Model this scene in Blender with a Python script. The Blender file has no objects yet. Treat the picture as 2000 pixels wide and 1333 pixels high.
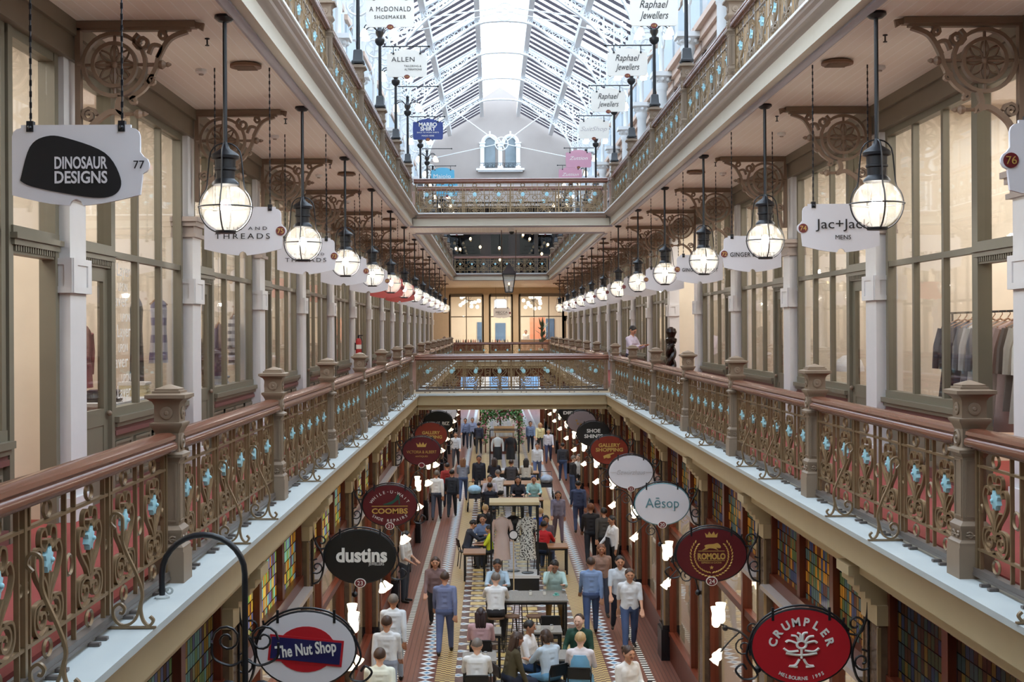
import bpy, math, random
import numpy as np
from mathutils import Vector, Matrix

sc = bpy.context.scene
# ---------------------------------------------------------------- camera, world, light, exposure
FPX = 2500.0                      # focal length in pixels of the 2000 px wide frame
EYE = 6.69                        # eye height above the ground floor
CX = -0.55                        # the camera stands left of the arcade's centre line
cam_d = bpy.data.cameras.new('camera')
cam = bpy.data.objects.new('camera', cam_d)
sc.collection.objects.link(cam)
cam.location = (CX, 0, EYE)
cam.rotation_euler = (math.pi / 2, 0.0, 0)
cam.rotation_euler = (Matrix.Rotation(math.pi / 2, 3, 'X') @ Matrix.Rotation(math.radians(-0.3), 3, 'Z')).to_euler()
cam_d.sensor_width = 36.0
cam_d.lens = FPX / 2000 * 36.0
cam_d.shift_x = 39.0 / 2000
cam_d.shift_y = -(666.5 - 645.0) / 2000
cam_d.clip_end = 300
sc.camera = cam

w = bpy.data.worlds.new('overcast_sky')
sc.world = w
w.use_nodes = True
bg = w.node_tree.nodes['Background']
bg.inputs[0].default_value = (0.82, 0.91, 1.0, 1)
bg.inputs[1].default_value = 4.3

vs = sc.view_settings
vs.view_transform = 'Standard'
vs.look = 'None'
vs.gamma = 1
vs.use_curve_mapping = False
vs.exposure = 0.42
cy = sc.cycles
cy.max_bounces = 6
cy.diffuse_bounces = 3
cy.glossy_bounces = 2
cy.transmission_bounces = 2
cy.transparent_max_bounces = 12
cy.sample_clamp_indirect = 4.0
cy.caustics_reflective = False
cy.caustics_refractive = False
cy.use_adaptive_sampling = True
cy.adaptive_threshold = 0.045
cy.use_denoising = True
# ---------------------------------------------------------------- helpers
COL = sc.collection
RN = random.Random(11)
ORD = ['first', 'second', 'third', 'fourth', 'fifth', 'sixth', 'seventh', 'eighth', 'ninth', 'tenth', 'eleventh', 'twelfth',
       'thirteenth', 'fourteenth', 'fifteenth', 'sixteenth', 'seventeenth', 'eighteenth', 'nineteenth', 'twentieth']
PI = math.pi
def lin(c):
    return tuple(((v / 255) / 12.92 if v / 255 <= .04045 else ((v / 255 + .055) / 1.055) ** 2.4) for v in c)
def px(x, y, Y):
    """the point that a pixel of the photograph shows, at depth Y"""
    return Vector((CX + (x - 961) * Y / FPX, Y, EYE - (y - 645 + (x - 961) * .0052) * Y / FPX))
def ground(x, y):
    return px(x, y, FPX * EYE / (y - 645 + (x - 961) * .0052))

MATS = {}
def mat(name, col, rough=.55, metal=0.0, vary=.08, scale=6.0, emit=0.0, bump=0.0, stretch=None, spec=None):
    if name in MATS: return MATS[name]
    m = bpy.data.materials.new(name); m.use_nodes = True
    nt = m.node_tree; b = nt.nodes['Principled BSDF']
    c = lin(col)
    b.inputs['Roughness'].default_value = rough
    b.inputs['Metallic'].default_value = metal
    if spec is not None: b.inputs['Specular IOR Level'].default_value = spec
    if vary > 0:
        tc = nt.nodes.new('ShaderNodeTexCoord'); no = nt.nodes.new('ShaderNodeTexNoise')
        no.inputs['Scale'].default_value = scale; no.inputs['Detail'].default_value = 4
        src = tc.outputs['Object']
        if stretch:
            mp = nt.nodes.new('ShaderNodeMapping'); mp.inputs['Scale'].default_value = stretch
            nt.links.new(src, mp.inputs[0]); src = mp.outputs[0]
        nt.links.new(src, no.inputs['Vector'])
        mx = nt.nodes.new('ShaderNodeMix'); mx.data_type = 'RGBA'
        mx.inputs[6].default_value = (*[v * (1 - vary) for v in c], 1)
        mx.inputs[7].default_value = (*[min(1, v * (1 + vary)) for v in c], 1)
        nt.links.new(no.outputs[0], mx.inputs[0]); nt.links.new(mx.outputs[2], b.inputs['Base Color'])
        if bump:
            bp = nt.nodes.new('ShaderNodeBump'); bp.inputs['Strength'].default_value = bump; bp.inputs['Distance'].default_value = .02
            nt.links.new(no.outputs[0], bp.inputs['Height']); nt.links.new(bp.outputs[0], b.inputs['Normal'])
    else:
        b.inputs['Base Color'].default_value = (*c, 1)
    if emit:
        b.inputs['Emission Color'].default_value = (*c, 1); b.inputs['Emission Strength'].default_value = emit
    MATS[name] = m
    return m
def glow(name, col, strength):
    if name in MATS: return MATS[name]
    m = bpy.data.materials.new(name); m.use_nodes = True; nt = m.node_tree
    nt.nodes.remove(nt.nodes['Principled BSDF'])
    e = nt.nodes.new('ShaderNodeEmission'); e.inputs[0].default_value = (*lin(col), 1); e.inputs[1].default_value = strength
    nt.links.new(e.outputs[0], nt.nodes['Material Output'].inputs[0]); MATS[name] = m
    return m
def glass(name, tint=(255, 255, 255), gloss=.12, haze=0.0, hazecol=(255, 250, 240), rough=.02):
    """thin pane: passes light straight, a fresnel sheen on top, and optionally a little frost"""
    if name in MATS: return MATS[name]
    m = bpy.data.materials.new(name); m.use_nodes = True; nt = m.node_tree
    nt.nodes.remove(nt.nodes['Principled BSDF'])
    t = nt.nodes.new('ShaderNodeBsdfTransparent'); t.inputs[0].default_value = (*lin(tint), 1)
    g = nt.nodes.new('ShaderNodeBsdfGlossy'); g.inputs['Roughness'].default_value = rough
    f = nt.nodes.new('ShaderNodeLayerWeight')
    pw = nt.nodes.new('ShaderNodeMath'); pw.operation = 'POWER'; pw.inputs[1].default_value = 4; nt.links.new(f.outputs['Facing'], pw.inputs[0])
    ma = nt.nodes.new('ShaderNodeMath'); ma.operation = 'MULTIPLY_ADD'; ma.inputs[1].default_value = .75; ma.inputs[2].default_value = gloss
    ma.use_clamp = True
    nt.links.new(pw.outputs[0], ma.inputs[0])
    last = t.outputs[0]
    if haze:
        d = nt.nodes.new('ShaderNodeBsdfTranslucent'); d.inputs[0].default_value = (*lin(hazecol), 1)
        d2 = nt.nodes.new('ShaderNodeBsdfDiffuse'); d2.inputs[0].default_value = (*lin(hazecol), 1)
        mh = nt.nodes.new('ShaderNodeMixShader'); mh.inputs[0].default_value = .5
        nt.links.new(d.outputs[0], mh.inputs[1]); nt.links.new(d2.outputs[0], mh.inputs[2])
        mi = nt.nodes.new('ShaderNodeMixShader'); mi.inputs[0].default_value = haze
        nt.links.new(last, mi.inputs[1]); nt.links.new(mh.outputs[0], mi.inputs[2]); last = mi.outputs[0]
    mx = nt.nodes.new('ShaderNodeMixShader')
    nt.links.new(ma.outputs[0], mx.inputs[0]); nt.links.new(last, mx.inputs[1]); nt.links.new(g.outputs[0], mx.inputs[2])
    nt.links.new(mx.outputs[0], nt.nodes['Material Output'].inputs[0]); MATS[name] = m
    return m

class MB:
    """collects shapes; build() links them as ONE mesh object"""
    def __init__(s): s.v = []; s.f = []; s.m = []; s.k = 0
    def add(s, vs_, fs):
        n = len(s.v); s.v += [tuple(p) for p in vs_]; s.f += [tuple(i + n for i in f) for f in fs]; s.m += [s.k] * len(fs); return s
    def box(s, x0, x1, y0, y1, z0, z1):
        v = [(x, y, z) for z in (z0, z1) for y in (y0, y1) for x in (x0, x1)]
        return s.add(v, [(0, 2, 3, 1), (4, 5, 7, 6), (0, 1, 5, 4), (2, 6, 7, 3), (0, 4, 6, 2), (1, 3, 7, 5)])
    def cbox(s, c, d, R=None):
        n = len(s.v); s.box(-d[0] / 2, d[0] / 2, -d[1] / 2, d[1] / 2, -d[2] / 2, d[2] / 2)
        for i in range(n, len(s.v)):
            p = Vector(s.v[i]); p = (R @ p if R else p) + Vector(c); s.v[i] = tuple(p)
        return s
    def xf(s, n, Mx):
        for i in range(n, len(s.v)): s.v[i] = tuple(Mx @ Vector(s.v[i]))
        return s
    def sqs(s, prof, cx=0, cy=0):
        """stack of squares (half width, z)"""
        v = []; f = []
        for h, z in prof: v += [(cx - h, cy - h, z), (cx + h, cy - h, z), (cx + h, cy + h, z), (cx - h, cy + h, z)]
        for i in range(len(prof) - 1):
            for j in range(4): a = 4 * i + j; b = 4 * i + (j + 1) % 4; f.append((a, b, b + 4, a + 4))
        f.append((3, 2, 1, 0)); e = 4 * (len(prof) - 1); f.append((e, e + 1, e + 2, e + 3))
        return s.add(v, f)
    def lathe(s, prof, n=16, c=(0, 0, 0), cap=True):
        v = []; f = []
        for r, z in prof:
            for j in range(n): a = 2 * PI * j / n; v.append((c[0] + r * math.cos(a), c[1] + r * math.sin(a), c[2] + z))
        for i in range(len(prof) - 1):
            for j in range(n): a = n * i + j; b = n * i + (j + 1) % n; f.append((a, b, b + n, a + n))
        if cap: f.append(tuple(range(n - 1, -1, -1))); e = n * (len(prof) - 1); f.append(tuple(range(e, e + n)))
        return s.add(v, f)
    def ball(s, c, r, n=14, m=8, sc_=(1, 1, 1)):
        k = len(s.v); s.lathe([(r * math.sin(PI * i / m) + 1e-5, -r * math.cos(PI * i / m)) for i in range(m + 1)], n, cap=False)
        for i in range(k, len(s.v)): p = s.v[i]; s.v[i] = (c[0] + p[0] * sc_[0], c[1] + p[1] * sc_[1], c[2] + p[2] * sc_[2])
        return s
    def tube(s, path, r, n=6, close=False, up=None, flat=None):
        """round tube, or a flat bar when flat=(half thickness in the path's plane, half depth along up)"""
        P = [Vector(p) for p in path]; L = len(P); v = []; f = []
        rr = r if isinstance(r, (list, tuple)) else [r] * L
        up0 = Vector(up) if up else None; side = None
        if flat: n = 4
        for i in range(L):
            a = P[i - 1] if (i or close) else P[i]; b = P[(i + 1) % L] if (i < L - 1 or close) else P[i]
            t = (b - a); t = t.normalized() if t.length > 1e-9 else Vector((0, 0, 1))
            if up0 is not None: u = up0
            else: u = side if side is not None else (Vector((0, 0, 1)) if abs(t.z) < .9 else Vector((1, 0, 0)))
            x = t.cross(u); x = x.normalized() if x.length > 1e-6 else t.orthogonal().normalized()
            y = x.cross(t).normalized()
            if up0 is None: side = y
            for j in range(n):
                if flat:
                    sx, sy = ((1, 1), (-1, 1), (-1, -1), (1, -1))[j]; k = rr[i]
                    v.append(P[i] + x * sx * flat[0] * k + y * sy * flat[1])
                else:
                    an = 2 * PI * j / n; v.append(P[i] + (x * math.cos(an) + y * math.sin(an)) * rr[i])
        for i in range(L if close else L - 1):
            for j in range(n):
                a = n * i + j; b = n * i + (j + 1) % n; c = (i + 1) % L * n; f.append((a, b, c + (j + 1) % n, c + j))
        if not close: f.append(tuple(range(n - 1, -1, -1))); e = n * (L - 1); f.append(tuple(range(e, e + n)))
        return s.add(v, f)
    def prism(s, poly, a, b, ax='Y'):
        """polygon extruded along an axis; poly is (x,z) for Y, (y,z) for X, (x,y) for Z"""
        n = len(poly)
        def P(p, t): return (p[0], t, p[1]) if ax == 'Y' else ((t, p[0], p[1]) if ax == 'X' else (p[0], p[1], t))
        v = [P(p, a) for p in poly] + [P(p, b) for p in poly]
        f = [(i, (i + 1) % n, n + (i + 1) % n, n + i) for i in range(n)] + [tuple(range(n - 1, -1, -1)), tuple(range(n, 2 * n))]
        return s.add(v, f)
    def ring(s, c, R, r, axis='Y', n=16, k=5):
        A = {'Y': lambda a: (c[0] + R * math.cos(a), c[1], c[2] + R * math.sin(a)), 'X': lambda a: (c[0], c[1] + R * math.cos(a), c[2] + R * math.sin(a)),
             'Z': lambda a: (c[0] + R * math.cos(a), c[1] + R * math.sin(a), c[2])}[axis]
        up = {'Y': (0, 1, 0), 'X': (1, 0, 0), 'Z': (0, 0, 1)}[axis]
        return s.tube([A(2 * PI * i / n) for i in range(n)], r, k, close=True, up=up)
    def mesh(s, name, mats, smooth=True, angle=38):
        me = bpy.data.meshes.new(name); me.from_pydata(s.v, [], s.f)
        for m in (mats if isinstance(mats, (list, tuple)) else [mats]): me.materials.append(m)
        if any(s.m): me.polygons.foreach_set('material_index', s.m)
        if smooth:
            me.polygons.foreach_set('use_smooth', [True] * len(s.f)); me.update()
            me.set_sharp_from_angle(angle=math.radians(angle))
        me.update()
        return me
    def build(s, name, mats, parent=None, loc=(0, 0, 0), rz=0, smooth=True, angle=38):
        return link(name, s.mesh(name, mats, smooth, angle), parent, loc, rz)
def link(name, me, parent=None, loc=(0, 0, 0), rz=0):
    o = bpy.data.objects.new(name, me); COL.objects.link(o)
    if parent is not None: o.parent = parent; PARTS.setdefault(parent.as_pointer(), []).append(o)
    o.location = loc
    if rz: o.rotation_euler = (0, 0, rz)
    return o
PARTS = {}
def empty(name, loc=(0, 0, 0), rz=0):
    o = bpy.data.objects.new(name, None); COL.objects.link(o); o.location = loc; o.rotation_euler = (0, 0, rz); o.empty_display_size = .1
    return o
def tag(o, label, cat, group=None, kind=None):
    o['label'] = label; o['category'] = cat
    if group: o['group'] = group
    if kind: o['kind'] = kind
    return o
def struct(o, label=None, cat=None):
    o['kind'] = 'structure'
    if label: o['label'] = label; o['category'] = cat or 'structure'
    return o
def copy_tree(o, parent=None, loc=None, rz=None, sx=None):
    c = o.copy(); COL.objects.link(c)
    if parent is not None: c.parent = parent
    cp = PARTS[c.as_pointer()] = []
    for ch in PARTS.get(o.as_pointer(), []): cp.append(copy_tree(ch, c))
    if loc is not None: c.location = loc
    if rz is not None: c.rotation_euler = (0, 0, rz)
    if sx is not None: c.scale = (sx, 1, 1)
    return c
class Proto:
    """the first placing moves the prototype itself, later ones copy it with all its parts"""
    def __init__(s, root): s.root = root; s.used = False
    def put(s, loc, rz=0, sx=1):
        if s.used: return copy_tree(s.root, None, loc, rz, sx)
        s.used = True; s.root.location = loc; s.root.rotation_euler = (0, 0, rz); s.root.scale = (sx, 1, 1)
        return s.root
def spiral(cx, cz, r0, r1, a0, turns, n=14):
    return [(cx + (r0 + (r1 - r0) * i / n) * math.cos(a0 + 2 * PI * turns * i / n), cz + (r0 + (r1 - r0) * i / n) * math.sin(a0 + 2 * PI * turns * i / n)) for i in range(n + 1)]
def bez(p0, p1, p2, p3, n=8):
    o = []
    for i in range(n + 1):
        t = i / n; u = 1 - t
        o.append(tuple(u ** 3 * a + 3 * u * u * t * b + 3 * u * t * t * c + t ** 3 * d for a, b, c, d in zip(p0, p1, p2, p3)))
    return o
def smooth_path(pts, n=6):
    """Catmull-Rom through pts"""
    o = []; q = [pts[0]] + list(pts) + [pts[-1]]
    for i in range(1, len(q) - 2):
        a, b, c, d = q[i - 1:i + 3]
        for k in range(n):
            t = k / n
            o.append(tuple(.5 * (2 * b[j] + (c[j] - a[j]) * t + (2 * a[j] - 5 * b[j] + 4 * c[j] - d[j]) * t * t + (3 * b[j] - a[j] - 3 * c[j] + d[j]) * t ** 3) for j in range(len(b))))
    o.append(tuple(pts[-1])); return o
TMP = bpy.data.scenes.new('tmp')
def evaluated_mesh(ob, name):
    TMP.collection.objects.link(ob); vl = TMP.view_layers[0]; vl.update(); dg = vl.depsgraph
    dg.update()
    me = bpy.data.meshes.new_from_object(ob.evaluated_get(dg), depsgraph=dg); me.name = name
    TMP.collection.objects.unlink(ob); bpy.data.objects.remove(ob)
    return me
def text_mesh(txt, size, bold=0.0, shear=0.0, space=1.0, wid=None, align='CENTER', depth=.0015, line=1.0):
    """lettering in the XZ plane facing -Y, centred at the origin; wid squeezes or stretches to that width"""
    cu = bpy.data.curves.new('lettering', 'FONT'); cu.body = txt; cu.size = size; cu.extrude = depth; cu.offset = bold
    cu.shear = shear; cu.space_character = space; cu.align_x = align; cu.resolution_u = 3; cu.space_line = line
    me = evaluated_mesh(bpy.data.objects.new('lettering', cu), 'lettering')
    n = len(me.vertices); co = np.empty(n * 3); me.vertices.foreach_get('co', co); co = co.reshape(-1, 3)
    lo = co.min(0); hi = co.max(0); c = (lo + hi) / 2; k = (wid / (hi[0] - lo[0])) if wid else 1
    out = np.stack([(co[:, 0] - c[0]) * k, -co[:, 2], co[:, 1] - c[1]], 1)
    me.vertices.foreach_set('co', out.ravel()); me.update()
    return me
def letter(txt, size, m, parent, x=0, z=0, y=-.012, **k):
    me = text_mesh(txt, size, **k); me.materials.append(m)
    return link('lettering', me, parent, (x, y, z))
def arc_text(txt, R, size, m, parent, cz=0, top=True, y=-.012, span=2.0, bold=.0):
    """one lettering mesh along an arc"""
    V = []; F = []
    for i, ch in enumerate(txt):
        if ch == ' ': continue
        me = text_mesh(ch, size, bold=bold)
        a = (i - (len(txt) - 1) / 2) / max(1, len(txt) - 1) * span
        th = -a if top else a
        n = len(V); px_, pz_ = R * math.sin(a), (R * math.cos(a) if top else -R * math.cos(a))
        for v in me.vertices:
            x_, z_ = v.co.x, v.co.z
            V.append((px_ + x_ * math.cos(th) - z_ * math.sin(th), v.co.y, pz_ + x_ * math.sin(th) + z_ * math.cos(th) + cz))
        F += [tuple(j + n for j in p.vertices) for p in me.polygons]
        bpy.data.meshes.remove(me)
    me = bpy.data.meshes.new('lettering'); me.from_pydata(V, [], F); me.materials.append(m); me.update()
    return link('lettering', me, parent, (0, y, 0))
# ---------------------------------------------------------------- sizes shared by everything
G1, G2 = EYE - 1.77, EYE + 3.25          # ledge levels of the two galleries
C1 = EYE + 2.90                          # plank ceiling of the lower gallery
PITCH, LAMP0 = 4.8, 11.75                # bays, and the first lamp's distance
RAILX, EDGE, PILX, GLX, GRX = 2.85, 2.57, 4.415, 4.58, 2.90
YA, YB = -6.0, 88.0                      # the two ends of the arcade
BR0, BR1 = 35.35, 38.5                   # the first pair of bridges
FB = 73.6                                # where the far floors begin
GY = 77.4                                # gable wall under the roof
NB = 16

cream = mat('cream_paint', (205, 198, 182), .5, vary=.04)
offwhite = mat('offwhite_paint', (220, 219, 220), .5, vary=.04)
white = mat('white_paint', (232, 236, 238), .5, vary=.03)
taupe = mat('taupe_paint', (165, 152, 144), .5, vary=.05)
tan = mat('tan_paint', (178, 160, 126), .5, vary=.06)
lilac = mat('lilac_paint', (170, 168, 182), .5, vary=.04)
ledgem = mat('ledge_paint', (183, 190, 190), .6, vary=.05, scale=3)
olive = mat('olive_paint', (118, 112, 96), .45, vary=.06)
olive_d = mat('olive_beam', (112, 100, 84), .5, vary=.06)
maroon = mat('maroon_shade', (112, 70, 66), .5, vary=.05)
redfloor = mat('red_carpet', (142, 58, 54), .8, vary=.14, scale=5)
iron = mat('black_iron', (26, 28, 34), .4, vary=.1)
bronze = mat('bronze_paint', (136, 114, 86), .33, .4, vary=.18, scale=14)
postm = mat('stone_brown_paint', (136, 118, 100), .5, vary=.1, scale=9)
mahog = mat('mahogany', (112, 68, 52), .22, vary=.3, scale=3, stretch=(12, .6, 12), spec=.6)
bluef = mat('turquoise_paint', (158, 204, 216), .5, vary=.08)
marble = mat('brown_marble', (98, 78, 62), .25, vary=.5, scale=9)
blackm = mat('black_marble', (24, 24, 28), .25, vary=.3)
timber = mat('dark_red_timber', (96, 44, 28), .3, vary=.25, scale=4, stretch=(8, 8, .8))
shopwall = mat('warm_shop_wall', (226, 215, 196), .7, vary=.05)
brown_d = mat('bracket_brown', (130, 108, 90), .5, vary=.1)
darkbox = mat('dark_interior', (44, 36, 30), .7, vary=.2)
pane = glass('window_glass', gloss=.05)
roofglass = glass('roof_glass', (236, 244, 252), gloss=.03)
bright = glow('warm_bulb', (255, 247, 236), 170)
opal = glow('opal_glow', (255, 236, 204), 2.6)

def planks():
    m = bpy.data.materials.new('pink_planks'); m.use_nodes = True; nt = m.node_tree; b = nt.nodes['Principled BSDF']
    b.inputs['Roughness'].default_value = .5
    tc = nt.nodes.new('ShaderNodeTexCoord'); sp = nt.nodes.new('ShaderNodeSeparateXYZ'); nt.links.new(tc.outputs['Object'], sp.inputs[0])
    a = nt.nodes.new('ShaderNodeMath'); a.operation = 'PINGPONG'; a.inputs[1].default_value = .06; nt.links.new(sp.outputs[0], a.inputs[0])
    r = nt.nodes.new('ShaderNodeMapRange'); r.inputs[1].default_value = .002; r.inputs[2].default_value = .008; nt.links.new(a.outputs[0], r.inputs[0])
    no = nt.nodes.new('ShaderNodeTexNoise'); no.inputs['Scale'].default_value = 1.5
    mx0 = nt.nodes.new('ShaderNodeMix'); mx0.data_type = 'RGBA'; mx0.inputs[6].default_value = (*lin((240, 231, 222)), 1); mx0.inputs[7].default_value = (*lin((247, 239, 230)), 1)
    nt.links.new(no.outputs[0], mx0.inputs[0])
    mx = nt.nodes.new('ShaderNodeMix'); mx.data_type = 'RGBA'; mx.inputs[6].default_value = (*lin((255, 252, 248)), 1)
    nt.links.new(r.outputs[0], mx.inputs[0]); nt.links.new(mx0.outputs[2], mx.inputs[7]); nt.links.new(mx.outputs[2], b.inputs['Base Color'])
    return m
plankm = planks()

def tiles():
    """encaustic floor: plain brown edges, black and white stripe, blue and white stripe, patterned middle"""
    m = bpy.data.materials.new('encaustic_tiles'); m.use_nodes = True; nt = m.node_tree; b = nt.nodes['Principled BSDF']
    b.inputs['Roughness'].default_value = .35
    N = nt.nodes.new; K = nt.links.new
    tc = N('ShaderNodeTexCoord'); sp = N('ShaderNodeSeparateXYZ'); K(tc.outputs['Object'], sp.inputs[0])
    X, Y = sp.outputs[0], sp.outputs[1]
    def mth(op, a, b_=None, c=None):
        n = N('ShaderNodeMath'); n.operation = op
        for i, q in enumerate((a, b_, c)):
            if q is None: continue
            if isinstance(q, (int, float)): n.inputs[i].default_value = q
            else: K(q, n.inputs[i])
        return n.outputs[0]
    def mix(f, a, c):
        n = N('ShaderNodeMix'); n.data_type = 'RGBA'; K(f, n.inputs[0])
        for i, q in ((6, a), (7, c)):
            if isinstance(q, tuple): n.inputs[i].default_value = (*lin(q), 1)
            else: K(q, n.inputs[i])
        return n.outputs[2]
    def band(v, lo, hi): return mth('MULTIPLY', mth('GREATER_THAN', v, lo), mth('LESS_THAN', v, hi))
    ax = mth('ABSOLUTE', X)
    fy = lambda p, o=0: mth('FRACT', mth('ADD', mth('DIVIDE', Y, p), o))
    fx = lambda p, o=0: mth('FRACT', mth('ADD', mth('DIVIDE', ax, p), o))
    # wooden-looking brown edge tiles
    edge = mix(band(fx(.075), 0, .18), (122, 78, 64), (74, 46, 38))
    inner = mix(band(fx(.10), 0, .15), (122, 80, 66), (84, 54, 44))
    bw = mix(band(fy(.17), 0, .5), (226, 224, 214), (38, 32, 34))
    # blue and white run: diamonds on maroon
    dx = mth('ABSOLUTE', mth('SUBTRACT', ax, 1.86)); dy = mth('ABSOLUTE', mth('SUBTRACT', fy(.34), .5))
    dia = mth('LESS_THAN', mth('ADD', mth('DIVIDE', dx, .17), mth('DIVIDE', dy, .5)), .95)
    core = mth('LESS_THAN', mth('ADD', mth('DIVIDE', dx, .17), mth('DIVIDE', dy, .5)), .45)
    blue = mix(core, mix(dia, (104, 66, 58), (214, 222, 226)), (92, 140, 176))
    # middle field: grid of ochre blocks, brown bars, and rows of pale diamonds
    cxp = .62
    u = mth('ABSOLUTE', mth('SUBTRACT', fx(cxp), .5)); vv = mth('ABSOLUTE', mth('SUBTRACT', fy(.62), .5))
    field = mix(mth('GREATER_THAN', u, .30), (184, 154, 92), (92, 62, 52))
    field = mix(mth('GREATER_THAN', vv, .27), field, (78, 56, 50))
    chk = mth('GREATER_THAN', mth('MULTIPLY', mth('SUBTRACT', fx(.155), .5), mth('SUBTRACT', fy(.155), .5)), 0)
    blockm = mth('MULTIPLY', mth('LESS_THAN', u, .30), mth('LESS_THAN', vv, .27))
    field = mix(mth('MULTIPLY', chk, blockm), field, (212, 190, 132))
    u2 = mth('ABSOLUTE', mth('SUBTRACT', fx(cxp, .5), .5)); v2 = mth('ABSOLUTE', mth('SUBTRACT', fy(.62, .5), .5))
    s2 = mth('ADD', mth('DIVIDE', u2, .32), mth('DIVIDE', v2, .20))
    field = mix(mth('LESS_THAN', s2, 1), field, (216, 216, 212))
    field = mix(mth('LESS_THAN', s2, .45), field, (96, 136, 168))
    s3 = mth('ADD', mth('DIVIDE', u, .22), mth('DIVIDE', v2, .16))
    field = mix(mth('LESS_THAN', s3, 1), field, (196, 190, 176))
    spine = mix(band(fy(.2), 0, .5), (196, 204, 212), (120, 74, 62))
    field = mix(mth('LESS_THAN', ax, .09), field, spine)
    yl = mix(mth('GREATER_THAN', mth('MULTIPLY', mth('SUBTRACT', fx(.19, .16), .5), mth('SUBTRACT', fy(.155), .5)), 0), (112, 82, 62), (196, 172, 112))
    c = mix(mth('GREATER_THAN', ax, 1.30), field, yl)
    c = mix(mth('GREATER_THAN', ax, 1.68), c, blue)
    c = mix(mth('GREATER_THAN', ax, 2.04), c, inner)
    c = mix(mth('GREATER_THAN', ax, 2.39), c, bw)
    c = mix(mth('GREATER_THAN', ax, 2.52), c, edge)
    K(c, b.inputs['Base Color'])
    return m
tilem = tiles()

# ---------------------------------------------------------------- floors, ledges, ceilings
o = MB().box(-9, 9, YA, 110, -.25, 0).build('floor', tilem); struct(o, 'encaustic tiled ground floor of the arcade', 'floor')
SIDES = ((-1, 'left'), (1, 'right'))
def prof(pts, sx, z): return [(sx * x, z + dz) for x, dz in pts]
def struct_prism(name, pts, z, sx, y0, y1, m, label, cat='trim'):
    o = MB().prism(prof(pts, sx, z), y0, y1).build(name, m); return struct(o, label, cat)
def struct_prism_x(name, pts, z, y, x0, x1, m, label, cat='trim'):
    # profile facing -Y: (distance behind the edge, dz)
    o = MB().prism([(y + d, z + dz) for d, dz in pts], x0, x1, 'X').build(name, m); return struct(o, label, cat)
LEDGE_P = [(EDGE, 0), (EDGE, -.045), (3.02, -.045), (3.02, 0)]
LOW_P = [(EDGE + .02, -.045), (EDGE + .03, -.09), (EDGE + .05, -.12), (EDGE + .05, -.30), (EDGE + .10, -.33), (EDGE + .17, -.36), (EDGE + .17, -.44), (3.4, -.44), (3.4, -.045)]
UPC_P = [(EDGE + .02, -.03), (EDGE + .03, -.06), (EDGE + .07, -.08), (EDGE + .08, -.11), (EDGE + .14, -.13), (EDGE + .17, -.155), (3.3, -.155), (3.3, -.03)]
UPF_P = [(EDGE + .17, -.155), (EDGE + .17, -.33), (EDGE + .15, -.34), (EDGE + .15, -.36), (EDGE + .26, -.36), (EDGE + .26, -.33), (3.3, -.33), (3.3, -.155)]
LIL_P = [(EDGE + .25, -.33), (EDGE + .25, -.385), (EDGE + .30, -.375), (EDGE + .33, -.39), (EDGE + .37, -.37), (EDGE + .37, -.33)]
UPL_P = [(EDGE, 0), (EDGE, -.03), (3.02, -.03), (3.02, 0)]
nt_ = 0
for sx, sd in SIDES:
    for y0, y1, nm in ((YA, BR0, 'near the camera'), (BR1, FB, 'beyond the first bridge')):
        struct_prism('trim_%d' % (nt_ + 1), LEDGE_P, G1, sx, y0, y1, ledgem, 'pale ledge of the lower gallery, %s side, %s' % (sd, nm))
        struct_prism('trim_%d' % (nt_ + 2), LOW_P, G1, sx, y0, y1, tan, 'tan fascia moulding under the lower ledge, %s side, %s' % (sd, nm))
        struct_prism('trim_%d' % (nt_ + 3), UPL_P, G2, sx, y0, y1, white, 'white top edge of the upper gallery, %s side, %s' % (sd, nm))
        struct_prism('trim_%d' % (nt_ + 4), UPC_P, G2, sx, y0, y1, taupe, 'taupe cornice of the upper gallery, %s side, %s' % (sd, nm))
        struct_prism('trim_%d' % (nt_ + 5), UPF_P, G2, sx, y0, y1, cream, 'cream fascia of the upper gallery, %s side, %s' % (sd, nm))
        struct_prism('trim_%d' % (nt_ + 6), LIL_P, G2, sx, y0, y1, lilac, 'lilac moulding under the upper gallery, %s side, %s' % (sd, nm))
        nt_ += 6
    def xb(a, b): return (min(sx * a, sx * b), max(sx * a, sx * b))
    o = MB().box(*xb(3.02, 9), YA, YB + 12, G1 - .3, G1 + .03).build('floor', redfloor); struct(o, 'red carpeted floor of the lower gallery, %s side' % sd, 'floor')
    o = MB().box(*xb(EDGE + .24, 9), YA, YB + 12, C1, C1 + .1).build('ceiling', plankm); struct(o, 'pink plank ceiling of the lower gallery, %s side' % sd, 'ceiling')
    o = MB().box(*xb(3.02, 9), YA, YB + 12, G2 - .15, G2 + .02).build('floor', taupe); struct(o, 'floor of the upper gallery, %s side' % sd, 'floor')
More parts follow.
